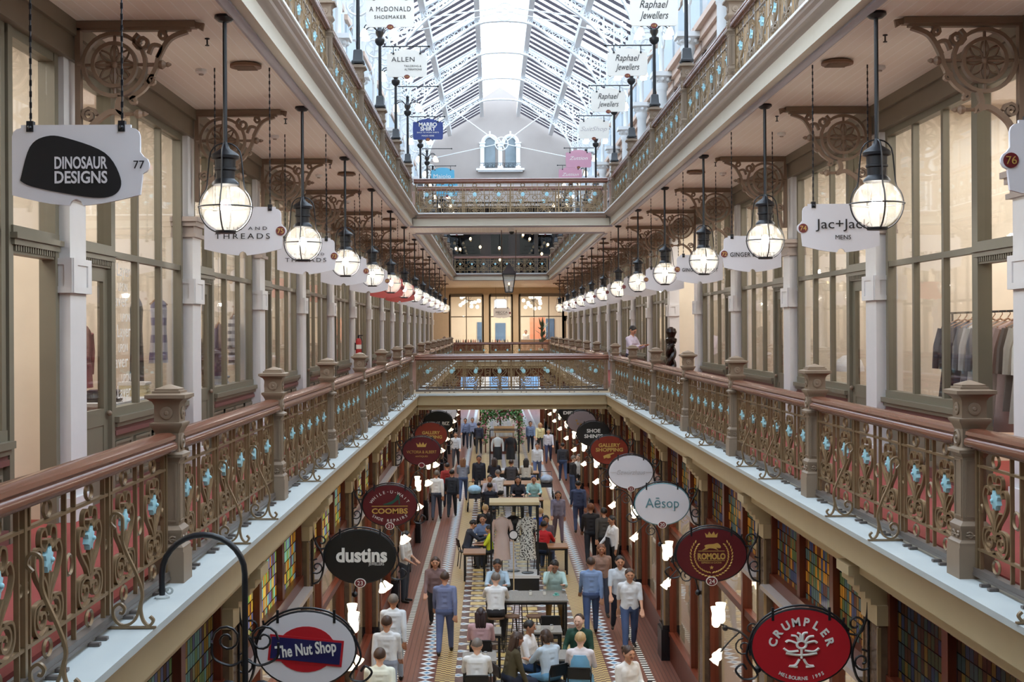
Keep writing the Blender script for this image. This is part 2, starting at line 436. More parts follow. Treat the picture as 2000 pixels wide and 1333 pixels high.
# bridges across the void
BP = [(d - EDGE, dz) for d, dz in LEDGE_P]
for z, y0, y1, up, nm in ((G1, BR0, BR1, 0, 'first lower bridge'), (G2, BR0, BR1, 1, 'first upper bridge'), (G1, FB, YB + 9, 0, 'far lower landing'), (G2, FB, YB + 9, 1, 'far upper landing')):
    xa = EDGE
    D = y1 - y0
    struct(MB().box(-3.0, 3.0, y0 + (.3 if not up else .36), y1 - (.3 if D < 6 else 0), z - (.40 if not up else .345), z - .005).build('floor', (plankm if up else tan)), 'deck of the %s' % nm, 'floor')
    for rev in ((0, 1) if D < 6 else (0,)):
        def P(pts): return [((d - EDGE) if not rev else D - (d - EDGE), dz) for d, dz in pts]
        def clip(pts): return [(min(d, EDGE + .45), dz) for d, dz in pts]
        back = 'rear' if rev else 'front'
        if not up:
            nt_ += 2
            struct_prism_x('trim_%d' % (nt_ - 1), P(clip(LEDGE_P)), z, y0, -xa - .4, xa + .4, ledgem, 'pale %s edge of the %s' % (back, nm))
            struct_prism_x('trim_%d' % nt_, P(clip(LOW_P)), z, y0, -xa - .05, xa + .05, tan, 'tan %s fascia of the %s' % (back, nm))
        else:
            nt_ += 4
            struct_prism_x('trim_%d' % (nt_ - 3), P(clip(UPL_P)), z, y0, -xa - .4, xa + .4, white, 'white %s edge of the %s' % (back, nm))
            struct_prism_x('trim_%d' % (nt_ - 2), P(clip(UPC_P)), z, y0, -xa - .05, xa + .05, taupe, 'taupe %s cornice of the %s' % (back, nm))
            struct_prism_x('trim_%d' % (nt_ - 1), P(clip(UPF_P)), z, y0, -xa - .15, xa + .15, cream, 'cream %s fascia of the %s' % (back, nm))
            struct_prism_x('trim_%d' % nt_, P(LIL_P), z, y0, -xa - .25, xa + .25, lilac, 'lilac %s moulding of the %s' % (back, nm))
# end walls
struct(MB().box(-9, 9, YA - .3, YA, 0, 21).build('wall_near', cream), 'unseen cream wall added behind the camera to keep out sky light', 'wall')  # unseen; added so sky light does not flood in from behind
for sx, sd in SIDES:
    x0, x1 = sorted((sx * 9, sx * 9.2))
    struct(MB().box(x0, x1, YA, YB + 12, 0, C1).build('wall_outer_' + sd, shopwall), 'cream back wall of the shops, %s side' % sd, 'wall')

# ---------------------------------------------------------------- roof
RS = .565                                      # slope
LZ = EYE + 13.1                                # at the ridge lantern's edge
EAVEX = 4.7
def roofz(x): return LZ - (abs(x) - 1.1) * RS
slat = mat('dark_roof_slat', (52, 44, 52), .6, vary=.1)
for sx, sd in SIDES:
    b = MB(); b.add([(sx * 1.1, YA, LZ + .12), (sx * EAVEX, YA, roofz(EAVEX) + .12), (sx * EAVEX, GY, roofz(EAVEX) + .12), (sx * 1.1, GY, LZ + .12)], [(0, 1, 2, 3)])
    struct(b.build('roof', roofglass), 'glazed roof slope, %s side' % sd, 'roof')
    b = MB(); y = YA
    while y < GY:
        b.prism([(y, 0), (y + .06, 0), (y + .06, .125), (y, .125)], 0, 1, 'X'); n = len(b.v) - 8
        for i in range(n, len(b.v)):
            t, yy, zz = b.v[i]; xx = 1.12 + t * (EAVEX - 1.12); b.v[i] = (sx * xx, yy, roofz(xx) - .02 + zz)
        y += .90
    struct(b.build('roof_slat', slat), 'dark roof slats under the glass, %s side' % sd, 'roof')
    # purlin half way and lantern kerb
    struct(MB().prism([(sx * (3.03 - .11), roofz(3.03) - .28), (sx * (3.03 + .11), roofz(3.03) - .34), (sx * (3.03 + .11), roofz(3.14)), (sx * (3.03 - .11), roofz(2.92))], YA, GY - .3).build('roof_beam', offwhite), 'pale purlin along the %s roof slope' % sd, 'beam')
    struct(MB().prism([(sx * .98, LZ - .25), (sx * 1.2, LZ - .25), (sx * 1.2, LZ + .1), (sx * 1.12, LZ + .9), (sx * 1.04, LZ + .9)], YA, GY - .2).build('roof_beam', offwhite), 'pale kerb beam beside the ridge lantern, %s side' % sd, 'beam')
b = MB(); b.add([(-1.15, YA, LZ + .9), (0, YA, LZ + 1.6), (1.15, YA, LZ + .9), (-1.15, GY, LZ + .9), (0, GY, LZ + 1.6), (1.15, GY, LZ + .9)], [(0, 1, 4, 3), (1, 2, 5, 4)])
struct(b.build('roof', roofglass), 'glazed ridge lantern', 'roof')
b = MB(); y = YA
while y < GY:
    for s in (-1, 1): b.tube([(s * 1.1, y, LZ + .86), (0, y, LZ + 1.56)], .025, 4)
    y += 1.2
struct(b.build('roof_rib', white), 'white glazing ribs of the ridge lantern', 'roof')
# gable wall with the pair of arched windows
gm = mat('grey_plaster', (164, 154, 148), .7, vary=.05, scale=2)
gz0 = G2 - .1
b = MB(); b.prism([(-9, gz0 + 4.35), (9, gz0 + 4.35), (9, roofz(4.7)), (4.7, roofz(4.7) + .1), (1.2, LZ + .1), (1.1, LZ + .9), (0, LZ + 1.6), (-1.1, LZ + .9), (-1.2, LZ + .1), (-4.7, roofz(4.7) + .1), (-9, roofz(4.7))], GY, GY + .3)
struct(b.build('wall_gable', gm), 'grey gable wall under the roof', 'wall')
wr = empty('window_1', (0, GY, EYE + 9.75)); struct(wr, 'pair of white arched windows with carved surrounds in the grey gable wall', 'window')
dglass = mat('grey_blue_glass', (120, 132, 138), .08, vary=.35, scale=2)
for sx in (-1, 1):
    pts = [(sx * .62 - .32, .1), (sx * .62 - .32, 1.55)] + [(sx * .62 + .32 * math.cos(a), 1.55 + .32 * math.sin(a)) for a in [PI - PI * i / 8 for i in range(1, 8)]] + [(sx * .62 + .32, 1.55), (sx * .62 + .32, .1)]
    MB().prism(pts, -.06, -.02).build('pane', dglass, wr)
    b = MB(); b.tube([(sx * .62 + .43 * math.cos(a), -.1, 1.55 + .43 * math.sin(a)) for a in [PI * i / 12 for i in range(13)]], .12, 6)
    b.tube([(sx * .62 + .5 * math.cos(a), -.16, 1.55 + .5 * math.sin(a)) for a in [PI * i / 12 for i in range(13)]], .04, 5); b.box(sx * .62 - .05, sx * .62 + .05, -.2, 0, 1.98, 2.25)
    b.build('arch', white, wr)
b = MB()
for x in (-1.08, 0, 1.08):
    b.box(x - .12, x + .12, -.2, 0, 0, 1.4); b.box(x - .17, x + .17, -.25, 0, 1.32, 1.4); b.box(x - .15, x + .15, -.23, 0, 1.4, 1.5); b.box(x - .19, x + .19, -.27, 0, 1.5, 1.58); b.box(x - .16, x + .16, -.24, 0, 0, .14)
b.build('pillar', white, wr)
MB().box(-1.45, 1.45, -.35, 0, -.12, 0).box(-1.35, 1.35, -.28, 0, -.2, -.12).build('sill', white, wr)
b = MB()
for i in range(9):
    x = -1.0 + i * .25; b.tube([(x, -.2, 0), (x, -.2, .3)], .012, 4); b.ring((x + .1, -.2, .16), .09, .012)
b.tube([(-1.2, -.2, .32), (1.2, -.2, .32)], .015, 4); b.build('railing', iron, wr)
# trusses over the void
def truss():
    t = empty('roof_truss', (0, 0, 0))
    for sx in (-1, 1):
        b = MB(); top = [(sx * x, 0, roofz(x) - .12) for x in (1.0, 2.0, 3.0, 4.4)]
        b.tube(top, 1, flat=(.07, .09), up=(0, 1, 0)); b.build('rafter', white, t)
        bot = smooth_path([(0, 0, LZ - .28), (sx * 1.1, 0, LZ - .42), (sx * 2.2, 0, roofz(2.2) - .55), (sx * 3.1, 0, roofz(3.1) - .72), (sx * 3.75, 0, roofz(3.75) - 1.15), (sx * 4.15, 0, roofz(4.15) - 2.1), (sx * 4.27, 0, roofz(4.2) - 3.4)], 4)
        b = MB(); b.tube(bot, 1, flat=(.04, .11), up=(0, 1, 0)); b.build('arched_chord', white, t)
        b = MB()
        for i, (x, _, z) in enumerate(bot):
            zt = roofz(x) - .2; g = zt - z
            if abs(x) < .95 or i % 2 and abs(x) > 3.7: continue
            r = min(.16, g * .42); k = max(1, int(g / .5))
            for j in range(k):
                zc = z + g * (j + .5) / k
                b.tube([(x + q[0], 0, zc + q[1]) for q in spiral(0, 0, r * 1.3, r * .3, i, 1.5 * sx, 12)], .022, 4)
            if i % 3 == 0: b.tube([(x, 0, z), (x, 0, zt)], .03, 4)
        b.build('scrollwork', white, t)
        b = MB(); b.tube([(sx * 4.27, 0, roofz(4.25) - 3.4), (sx * 4.27, 0, roofz(4.25))], .05, 6); b.build('wall_post', white, t)
    return t
TR = Proto(truss())
for k in range(5, 12):
    t = TR.put((0, 35 + 6 * (k - 5), 0)); tag(t, 'white arched roof truss with scroll openings, %s from the camera' % ORD[k - 5], 'truss', 'white roof trusses')
# thin tie wires with a white ring where they meet
def tie(y, z, nm):
    t = empty('tie_rod', (0, y, z))
    MB().ring((0, 0, 0), .34, .03, n=24).ring((0, 0, 0), .12, .03).build('ring', white, t)
    for a in range(6): MB().tube([(.12 * math.cos(a * PI / 3), 0, .12 * math.sin(a * PI / 3)), (.34 * math.cos(a * PI / 3), 0, .34 * math.sin(a * PI / 3))], .03, 4).build('spoke', white, t)
    for sx in (-1, 1):
        MB().tube([(sx * .34, 0, -.05), (sx * 4.3, 0, -.9)], .022, 5).build('rod', white, t)
        MB().tube([(sx * .3, 0, .15), (sx * 3.0, 0, roofz(3.0) - z - .15)], .03, 5).build('rod', white, t)
    tag(t, 'white tie rods meeting in a wheel, %s' % nm, 'tie rod', 'roof tie rods')
tie(LAMP0 + PITCH * 8 - 1.5, EYE + 12.1, 'high under the ridge lantern')
tie(LAMP0 + PITCH * 11 + 2.4, EYE + 9.75, 'low in front of the arched gable windows')
# ---------------------------------------------------------------- lower gallery shop fronts (local x = 0 at the glass, +x towards the walkway, y along the arcade)
F1 = G1 + .03
def pilaster():
    p = empty('pilaster')
    h = C1 - F1
    zc = EYE + 1.22 - F1
    b = MB(); b.box(-.1, .17, -.23, .23, 0, zc); b.box(-.1, .20, -.26, .26, EYE + .36 - F1, EYE + .68 - F1); b.box(-.1, .21, -.27, .27, 0, .22)
    b.build('shaft', offwhite, p)
    b = MB()
    for x0, x1, z0, z1 in ((.17, .19, .42, .62),):
        b.box(-.02, .215, -.15, .15, EYE + .62 - F1, EYE + .68 - F1); b.box(-.02, .215, -.15, .15, EYE + .36 - F1, EYE + .42 - F1); b.box(.2, .215, -.26, -.15, EYE + .36 - F1, EYE + .68 - F1); b.box(.2, .215, .15, .26, EYE + .36 - F1, EYE + .68 - F1)
        for s in (-1, 1):
            y0, y1 = sorted((s * .26, s * .275)); b.box(-.05, .2, y0, y1, EYE + .36 - F1, EYE + .42 - F1); b.box(-.05, .2, y0, y1, EYE + .62 - F1, EYE + .68 - F1); b.box(.13, .2, y0, y1, EYE + .42 - F1, EYE + .62 - F1); b.box(-.05, .02, y0, y1, EYE + .42 - F1, EYE + .62 - F1)
    b.build('panel_block', offwhite, p)
    b = MB()
    for d, z0, z1 in ((.05, 0, .05), (.02, .05, .14), (.06, .14, .2), (.09, .2, .26)): b.box(-.1, .17 + d, -.23 - d, .23 + d, zc + z0, zc + z1)
    b.build('capital', taupe, p)
    b = MB(); b.box(-.1, .10, -.17, .17, zc + .26, h - .36); b.build('upper_shaft', offwhite, p)
    return p
def win_parts(w, L, nl=3, mid=False):
    """a shop window of length L from y=0, with parts"""
    zs, zt, zh = EYE - .80 - F1, EYE + .82 - F1, EYE + 2.46 - F1
    b = MB(); b.box(-.06, .05, 0, .09, zs - .06, zh + .1); b.box(-.06, .05, L - .09, L, zs - .06, zh + .1); b.box(-.06, .05, 0, L, zh, zh + .1); b.box(-.06, .06, 0, L, zs - .09, zs)
    b.box(-.04, .04, 0, L, zt - .035, zt + .035)
    for i in range(1, nl): y = L * i / nl; b.box(-.04, .035, y - .035, y + .035, zs, zh)
    if mid: b.box(-.04, .03, 0, L, zs + .66, zs + .70)
    b.build('frame', olive, w)
    for i in range(nl):
        for z0, z1 in ((zs, zt), (zt, zh)): MB().box(-.008, 0, L * i / nl + .03, L * (i + 1) / nl - .03, z0, z1).build('pane', pane, w)
    b = MB(); b.box(-.06, .12, -.03, L + .03, zs - .15, zs - .09); b.box(-.06, .09, 0, L, zs - .20, zs - .15); b.build('sill', olive, w)
    b = MB(); b.box(-.06, .075, 0, L, zs - .29, zs - .24); b.box(-.06, .06, 0, L, zs - .24, zs - .20); b.box(-.06, .065, 0, L, .0, .12); b.build('moulding', maroon, w)  # reddish shadow below the glass, put into the maroon colour
    b = MB(); b.box(-.06, .02, 0, L, 0, zs - .2)
    n = 4
    for i in range(n):
        y0, y1 = L * i / n + .08, L * (i + 1) / n - .08; z0, z1 = .16, zs - .36
        b.box(0, .035, y0, y1, z0, z1 - .0); b.box(.0, .05, y0, y1, z1 - .03, z1); b.box(0, .05, y0, y1, z0, z0 + .03); b.box(0, .05, y0, y0 + .03, z0, z1); b.box(0, .05, y1 - .03, y1, z0, z1)
    b.build('stall_riser', olive, w)
def door_parts(d, L, is_open):
    zh, zt = EYE + .66 - F1, EYE + 2.46 - F1
    b = MB(); b.box(-.08, .07, 0, .10, 0, zt + .1); b.box(-.08, .07, L - .10, L, 0, zt + .1); b.box(-.08, .06, 0, L, zt, zt + .1)
    b.build('frame', olive, d)
    b = MB(); b.box(-.06, .06, .1, L - .1, zh, zh + .07); b.box(-.06, .10, .05, L - .05, zh + .07, zh + .12); b.box(-.06, .13, .03, L - .03, zh + .12, zh + .17); b.box(-.06, .09, .05, L - .05, zh + .17, zh + .23)
    for i in range(18): y = .1 + (L - .2) * (i + .5) / 18; b.box(.05, .085, y - .012, y + .012, zh + .02, zh + .07)
    b.build('lintel', olive, d)
    MB().box(-.01, 0, .1, L - .1, zh + .23, zt).build('pane', pane, d)
    b = MB(); w = L - .2
    for z0, z1 in ((0, .3), (.78, .95), (zh - .14, zh)): b.box(-.025, .025, 0, w, z0, z1)
    for y0 in (0, w - .14): b.box(-.025, .025, y0, y0 + .14, 0, zh)
    b.box(-.015, .015, .12, w - .12, .28, .8)
    lf = b.build('door_leaf', olive, d, (0, .1, 0), 1.45 if is_open else 0)
    MB().box(-.006, .006, .12, w - .12, .93, zh - .12).build('pane', pane, lf)
    MB().ball((.06, w - .07, .9), .03, 8, 6).build('handle', postm, lf)
bayL = PITCH - .46
def bay_win(n):
    w = empty('window_2'); struct(w)
    win_parts(w, 3.05, n); return w
def bay_door(op):
    d = empty('door_1'); struct(d); door_parts(d, 1.22, op); return d
WP = {3: Proto(bay_win(3))}
DP = {0: Proto(bay_door(False)), 1: Proto(bay_door(True))}
PP = Proto(pilaster())
wn, dn = 2, 1
PIL0 = 11.95
for sx, sd in SIDES:
    for k in range(-2, NB):
        yc = PIL0 + PITCH * k
        if yc > YB: continue
        p = PP.put((sx * GLX, yc, F1), 0, -sx); p.name = 'pilaster'
        struct(p, 'off-white panelled pilaster on the lower gallery, %s side, %s from the camera' % (sd, ORD[k + 2]), 'pilaster')
        p['group'] = 'pilasters of the lower gallery'
        y0 = yc + .23
        if y0 + bayL > YB: continue
        if sd == 'right' and k == 4:      # passage to the stairs
            continue
        rev = (sd == 'left' and k == -1)
        ds = DP[1 if k in (-1, 0) and sd == 'right' or rev else 0].put((sx * GLX, y0 + (.03 if not rev else 3.12), F1), 0, -sx)
        ds.name = 'door_%d' % dn; dn += 1; struct(ds, 'grey-green shop door with dentil head, %s side, bay %s' % (sd, ORD[k + 2]), 'door')
        ws = WP[3].put((sx * GLX, y0 + (1.27 if not rev else .05), F1), 0, -sx)
        ws.name = 'window_%d' % wn; wn += 1; struct(ws, 'grey-green three-light shop window, %s side, bay %s' % (sd, ORD[k + 2]), 'window')
    x0, x1 = sorted((sx * (GLX - .14), sx * (GLX + .2)))
    struct(MB().box(x0, x1, YA, YB, EYE + 2.54, C1).box(min(sx * (GLX - .18), sx * GLX), max(sx * (GLX - .18), sx * GLX), YA, YB, C1 - .14, C1).build('beam', olive_d), 'brown-grey beam over the shop windows, %s side' % sd, 'beam')
    # shop rooms: party walls, ceiling light per shop
    for k in range(-2, NB):
        yc = PIL0 + PITCH * k
        if yc > YB: continue
        xa, xb_ = sorted((sx * (GLX + .1), sx * 9.0))
        struct(MB().box(xa, xb_, yc - .06, yc + .06, F1, C1).build('wall_party', shopwall), 'cream party wall between two shops, %s side, %s' % (sd, ORD[k + 2]), 'wall')
def area(name, loc, sx_, sy_, power, col=(1, .86, .66), rot=(0, 0, 0)):
    l = bpy.data.lights.new(name, 'AREA'); l.shape = 'RECTANGLE'; l.size = sx_; l.size_y = sy_; l.energy = power; l.color = col
    o = bpy.data.objects.new(name, l); COL.objects.link(o); o.location = loc; o.rotation_euler = rot; return o
for sx, sd in SIDES:
    for k in range(-1, 15):
        area('shop_ceiling_light', (sx * 6.2, PIL0 + PITCH * (k + .5), C1 - .06), 2.2, 3.2, 135, (1, .96, .89))

# ---------------------------------------------------------------- upper gallery walls
uw = mat('upper_wall', (214, 214, 214), .6, vary=.04)
peach = mat('peach_moulding', (214, 186, 166), .5, vary=.04)
sky_b = mat('pale_blue_panel', (190, 204, 214), .5, vary=.04)
def upper_bay():
    w = empty('window_20'); struct(w); L = PITCH - .7
    b = MB(); b.box(-.05, .05, 0, .12, .9, 3.5); b.box(-.05, .05, L - .12, L, .9, 3.5); b.box(-.05, .05, 0, L, 3.4, 3.55); b.box(-.05, .08, 0, L, .8, .95)
    for i in (1, 2, 3): b.box(-.03, .04, L * i / 4 - .04, L * i / 4 + .04, .9, 3.5)
    b.box(-.03, .04, 0, L, 2.5, 2.6); b.build('frame', taupe, w)
    MB().box(-.02, -.005, 0, L, .9, 3.5).build('pane', dglass, w)
    b = MB(); b.box(0, .2, -.3, L + .3, 3.75, 3.95); b.box(0, .32, -.3, L + .3, 3.95, 4.1); b.box(0, .12, -.3, L + .3, 3.55, 3.75); b.build('cornice', peach, w)
    b = MB(); b.box(0, .06, .2, L - .2, 4.35, 5.5); b.build('panel', sky_b, w)
    b = MB(); b.box(0, .1, .05, L - .05, 5.6, 5.75); b.box(0, .1, .05, L - .05, 4.2, 4.32); b.build('moulding', peach, w)
    return w
def column():
    c = empty('column')
    b = MB(); b.lathe([(.2, 0), (.2, .2), (.15, .28), (.14, 3.4), (.17, 3.45)], 14); b.build('shaft', white, c)
    b = MB(); b.lathe([(.15, 3.45), (.19, 3.55), (.17, 3.62), (.26, 3.8)], 14); b.box(-.3, .3, -.3, .3, 3.8, 3.92)
    for a in range(8): b.ball((.22 * math.cos(a * PI / 4), .22 * math.sin(a * PI / 4), 3.72), .06, 6, 5)
    b.build('capital', white, c)
    b = MB()
    b.tube([(.1 * 0, 0, 3.92), (0, 0, 5.3)], .07, 8)
    for s in (-1, 1):
        b.tube([(0, s * .05, 5.2)] + [(0, s * (.35 + q[0]), 4.75 + q[1]) for q in spiral(0, 0, .3, .08, 2.0, -1.4 * 1, 16)], .03, 5)
    b.tube([(q[0] + .45, 0, 4.7 + q[1]) for q in spiral(0, 0, .42, .1, 2.3, -1.6, 20)], .035, 5)
    b.tube([(q[0] + .38, 0, 5.5 + q[1]) for q in spiral(0, 0, .34, .08, 4.0, 1.5, 18)], .03, 5)
    b.build('scroll_bracket', white, c)
    return c
UB = Proto(upper_bay()); UC = Proto(column())
un = 60
for sx, sd in SIDES:
    x0, x1 = sorted((sx * 4.7, sx * 4.95))
    struct(MB().box(x0, x1, YA, GY, G2, G2 + .85).box(x0, x1, YA, GY, G2 + 3.5, roofz(4.7) + .2).build('wall_upper_' + sd, uw), 'pale wall of the upper gallery, %s side' % sd, 'wall')
    for k in range(1, 14):
        y = PIL0 + PITCH * k
        if y > GY: continue
        ub = UB.put((sx * 4.7, y + .35, G2), 0, -sx); ub.name = 'window_%d' % un; un += 1
        struct(ub, 'pale framed upper window under a peach cornice, %s side, %s' % (sd, ORD[k - 1]), 'window')
        c = UC.put((sx * 4.25, y, G2 + .02), 0 if sx < 0 else PI); c.name = 'column'; struct(c, 'slim white column with carved capital on the upper gallery, %s side, %s' % (sd, ORD[k - 1]), 'column')
        c['group'] = 'upper gallery columns'
        xs = sorted((sx * 4.7, sx * 4.98)); struct(MB().box(xs[0], xs[1], y - .35, y + .35, G2 + .8, G2 + 3.6).build('trim_%d' % (200 + un), uw), 'wall pier of the upper gallery, %s side, %s' % (sd, ORD[k - 1]), 'trim')

# ---------------------------------------------------------------- ground floor shop fronts
def leadlight(name, cols, seed):
    m = bpy.data.materials.new(name); m.use_nodes = True; nt = m.node_tree; b = nt.nodes['Principled BSDF']
    N = nt.nodes.new; K = nt.links.new
    tc = N('ShaderNodeTexCoord'); mp = N('ShaderNodeMapping'); mp.inputs['Scale'].default_value = (0, 1 / .085, 1 / .13); K(tc.outputs['Object'], mp.inputs[0])
    fl = N('ShaderNodeVectorMath'); fl.operation = 'FLOOR'; K(mp.outputs[0], fl.inputs[0])
    fr = N('ShaderNodeVectorMath'); fr.operation = 'FRACTION'; K(mp.outputs[0], fr.inputs[0])
    wn_ = N('ShaderNodeTexWhiteNoise'); wn_.noise_dimensions = '4D'; wn_.inputs['W'].default_value = seed; K(fl.outputs[0], wn_.inputs['Vector'])
    rp = N('ShaderNodeValToRGB'); rp.color_ramp.interpolation = 'CONSTANT'; e = rp.color_ramp.elements
    e[0].color = (*lin(cols[0]), 1); e[1].position = 1 / len(cols); e[1].color = (*lin(cols[1]), 1)
    for i in range(2, len(cols)): q = e.new(i / len(cols)); q.color = (*lin(cols[i]), 1)
    K(wn_.outputs[0], rp.inputs[0])
    sp = N('ShaderNodeSeparateXYZ'); K(fr.outputs[0], sp.inputs[0])
    def g(s, t):
        a = N('ShaderNodeMath'); a.operation = 'GREATER_THAN'; a.inputs[1].default_value = t; K(s, a.inputs[0]); return a.outputs[0]
    mu = N('ShaderNodeMath'); mu.operation = 'MULTIPLY'; K(g(sp.outputs[1], .12), mu.inputs[0]); K(g(sp.outputs[2], .08), mu.inputs[1])
    mx = N('ShaderNodeMix'); mx.data_type = 'RGBA'; mx.inputs[6].default_value = (.012, .01, .01, 1); K(mu.outputs[0], mx.inputs[0]); K(rp.outputs[0], mx.inputs[7])
    tr = N('ShaderNodeBsdfTranslucent'); K(mx.outputs[2], tr.inputs[0])
    b.inputs['Roughness'].default_value = .15; K(mx.outputs[2], b.inputs['Base Color'])
    sh = N('ShaderNodeMixShader'); sh.inputs[0].default_value = .72; K(b.outputs[0], sh.inputs[1]); K(tr.outputs[0], sh.inputs[2])
    K(sh.outputs[0], nt.nodes['Material Output'].inputs[0])
    return m
lead = [leadlight('stained_glass_left', [(176, 206, 150), (236, 220, 140), (160, 128, 118), (176, 220, 214), (214, 182, 104), (160, 166, 206), (206, 206, 170)], 1.0),  # left palette brightened: the warm light behind is put into its colours
        leadlight('stained_glass_right', [(120, 134, 106), (182, 150, 88), (128, 92, 78), (98, 106, 138), (150, 128, 92), (112, 130, 132)], 2.0)]
def ground_bay(i):
    """local x=0 at the pillar face, +x into the void; y from 0 along the bay"""
    L = PITCH - .46
    w = empty('window_40'); struct(w)
    for j in range(3):
        y0 = L * j / 3 + .06; y1 = L * (j + 1) / 3 - .06
        MB().box(-.16, -.15, y0, y1, 3.58, 4.32).build('leadlight', lead[i], w)
    b = MB(); b.box(-.24, -.1, 0, L, 4.30, 4.42); b.box(-.24, -.06, 0, L, 3.44, 3.58)
    for j in range(4): y = L * j / 3; b.box(-.24, -.08, max(0, y - .07), min(L, y + .07), 3.5, 4.35)
    b.box(-.24, -.1, 0, L, .0, .5); b.box(-.22, -.08, 0, L, .5, .58); b.box(-.24, -.1, 0, .1, .5, 3.5); b.box(-.24, -.1, L - .1, L, .5, 3.5); b.box(-.24, -.1, L * .36 - .06, L * .36 + .06, 0, 3.5); b.box(-.22, -.12, 0, L, 2.6, 2.7)
    b.build('frame', timber, w)
    MB().box(-.17, -.165, .1, L - .1, .58, 3.44).build('pane', pane, w)
    b = MB(); b.box(-.1, .06, .0, L, 3.38, 3.44); b.build('shelf', taupe, w)
    return w
def ground_pillar():
    p = empty('pillar')
    b = MB(); b.box(-.3, 0, -.23, .23, .7, 4.05); b.build('shaft', marble, p)
    b = MB(); b.box(-.3, .07, -.30, .30, 0, .62); b.box(-.3, .04, -.27, .27, .62, .7); b.build('base', blackm, p)
    b = MB()
    for s in (-1, 1):
        b.box(-.02, .012, s * .222 - .012, s * .222 + .012, .7, 4.0)
    b.build('edge_moulding', mat('bronze_edge', (150, 126, 92), .35, .3), p)
    b = MB(); b.box(-.3, .02, -.25, .25, 4.02, 4.2)
    pr = [(.0, 4.2), (.06, 4.2), (.06, 4.26), (.11, 4.26), (.11, 4.32), (.16, 4.32), (.16, 4.38), (.21, 4.38), (.21, 4.46), (.26, 4.46), (.26, 4.55), (-.3, 4.55), (-.3, 4.2)]
    b.prism(pr, -.2, .2); b.build('corbel', tan, p)
    return p
GB = [Proto(ground_bay(0)), Proto(ground_bay(1))]
GP = Proto(ground_pillar())
gn = 100
GPIL0 = 11.7
for si, (sx, sd) in enumerate(SIDES):
    for k in range(-1, 16):
        yc = GPIL0 + PITCH * k
        p = GP.put((sx * GRX, yc, 0), 0, -sx); p.name = 'pillar'
        struct(p, 'brown marble pillar with black base and stepped corbel, %s side, %s from the camera' % (sd, ORD[k + 1]), 'pillar'); p['group'] = 'ground floor marble pillars'
        g = GB[si].put((sx * GRX, yc + .23, 0), 0, -sx); g.name = 'window_%d' % gn; gn += 1
        struct(g, 'mahogany shop front with stained glass transom, %s side, %s from the camera' % (sd, ORD[k + 1]), 'window')
        xa, xb_ = sorted((sx * (GRX + .25), sx * 7.0))
        struct(MB().box(xa, xb_, yc - .05, yc + .05, 0, G1 - .3).build('wall_party', shopwall), 'party wall between ground floor shops, %s side, %s' % (sd, ORD[k + 1]), 'wall')
        if k >= 0: area('shop_light', (sx * 4.6, yc + PITCH / 2, G1 - .4), 2.0, 3.4, 120, (1, .90, .74))
    xa, xb_ = sorted((sx * 7.0, sx * 7.1))
    struct(MB().box(xa, xb_, YA, 92, 0, G1 - .3).build('wall_ground_' + sd, shopwall), 'back wall of the ground floor shops, %s side' % sd, 'wall')
# ---------------------------------------------------------------- cast iron balustrades
def motif_mesh():
    """one scroll motif, local y along the rail (0 in its middle), z up, x outwards"""
    b = MB(); up = (1, 0, 0); fl = (.008, .013)
    def cv(p): b.tube([(0, y, z) for y, z in p], 1, flat=fl, up=up)
    for s in (-1, 1):
        def m(p): return [(s * y, z) for y, z in p]
        cv(m(spiral(.072, .315, .085, .012, PI, -1.55, 18)))               # big lower scroll
        cv(m(smooth_path([(.012, .25), (.10, .225), (.165, .29), (.15, .385), (.06, .40)], 5)))
        cv(m(smooth_path([(.012, .37), (.05, .44), (.13, .53), (.16, .61), (.13, .675), (.085, .66), (.10, .625)], 5)))   # lyre side
        cv(m(smooth_path([(.015, .69), (.045, .655), (.09, .69), (.085, .75), (.04, .765), (.018, .72)], 5)))          # top scroll
        cv(m(smooth_path([(.005, .40), (.02, .47), (.055, .52)], 4)))       # leaf
    cv([(0, .34), (0, .56)])
    b.box(-.018, .018, -.03, .03, .335, .36); b.box(-.018, .018, -.03, .03, .685, .705)
    b.ring((0, 0, .862), .045, .011, 'X', 14, 4); b.ring((0, 0, .145), .045, .011, 'X', 14, 4)
    b.xf(0, Matrix.Diagonal((1, 1.25, 1, 1)))
    return b.mesh('scroll_motif', bronze)
def rosette_mesh():
    b = MB(); pts = []
    for i in range(16): a = 2 * PI * i / 16; r = .064 if i % 2 else .047; pts.append((r * math.cos(a), .60 + r * 1.1 * math.sin(a)))
    for s, x in ((1, .016), (-1, -.016)):
        n = len(b.v); c = (x * 1.9, 0, .60); v = [c] + [(x, p[0], p[1]) for p in pts]
        b.add(v, [(0, 1 + i, 1 + (i + 1) % 16) if s > 0 else (0, 1 + (i + 1) % 16, 1 + i) for i in range(16)])
    n0 = len(b.v) - 34
    b.add([b.v[n0 + 1 + i] for i in range(16)] + [b.v[n0 + 18 + i] for i in range(16)], [(i, 16 + i, 16 + (i + 1) % 16, (i + 1) % 16) for i in range(16)])
    b.ball((.03, 0, .6), .014, 8, 6)
    return b.mesh('rosette', bluef)
def brace_mesh():
    b = MB(); up = (0, 1, 0); fl = (.008, .012)
    def cv(p): b.tube([(x, 0, z) for x, z in p], 1, flat=fl, up=up)
    cv(smooth_path([(.05, .60), (.02, .64), (.045, .69), (.09, .67), (.095, .60), (.10, .50), (.17, .34), (.21, .22), (.20, .12), (.215, .05), (.25, .02), (.275, .05), (.255, .075)], 5))
    cv(smooth_path([(.205, .17), (.17, .06), (.10, .02), (.045, .06), (.04, .12), (.075, .15), (.105, .125), (.095, .095), (.075, .10)], 5))
    b.box(.0, .29, -.012, .012, .004, .016)
    return b.mesh('brace', bronze)
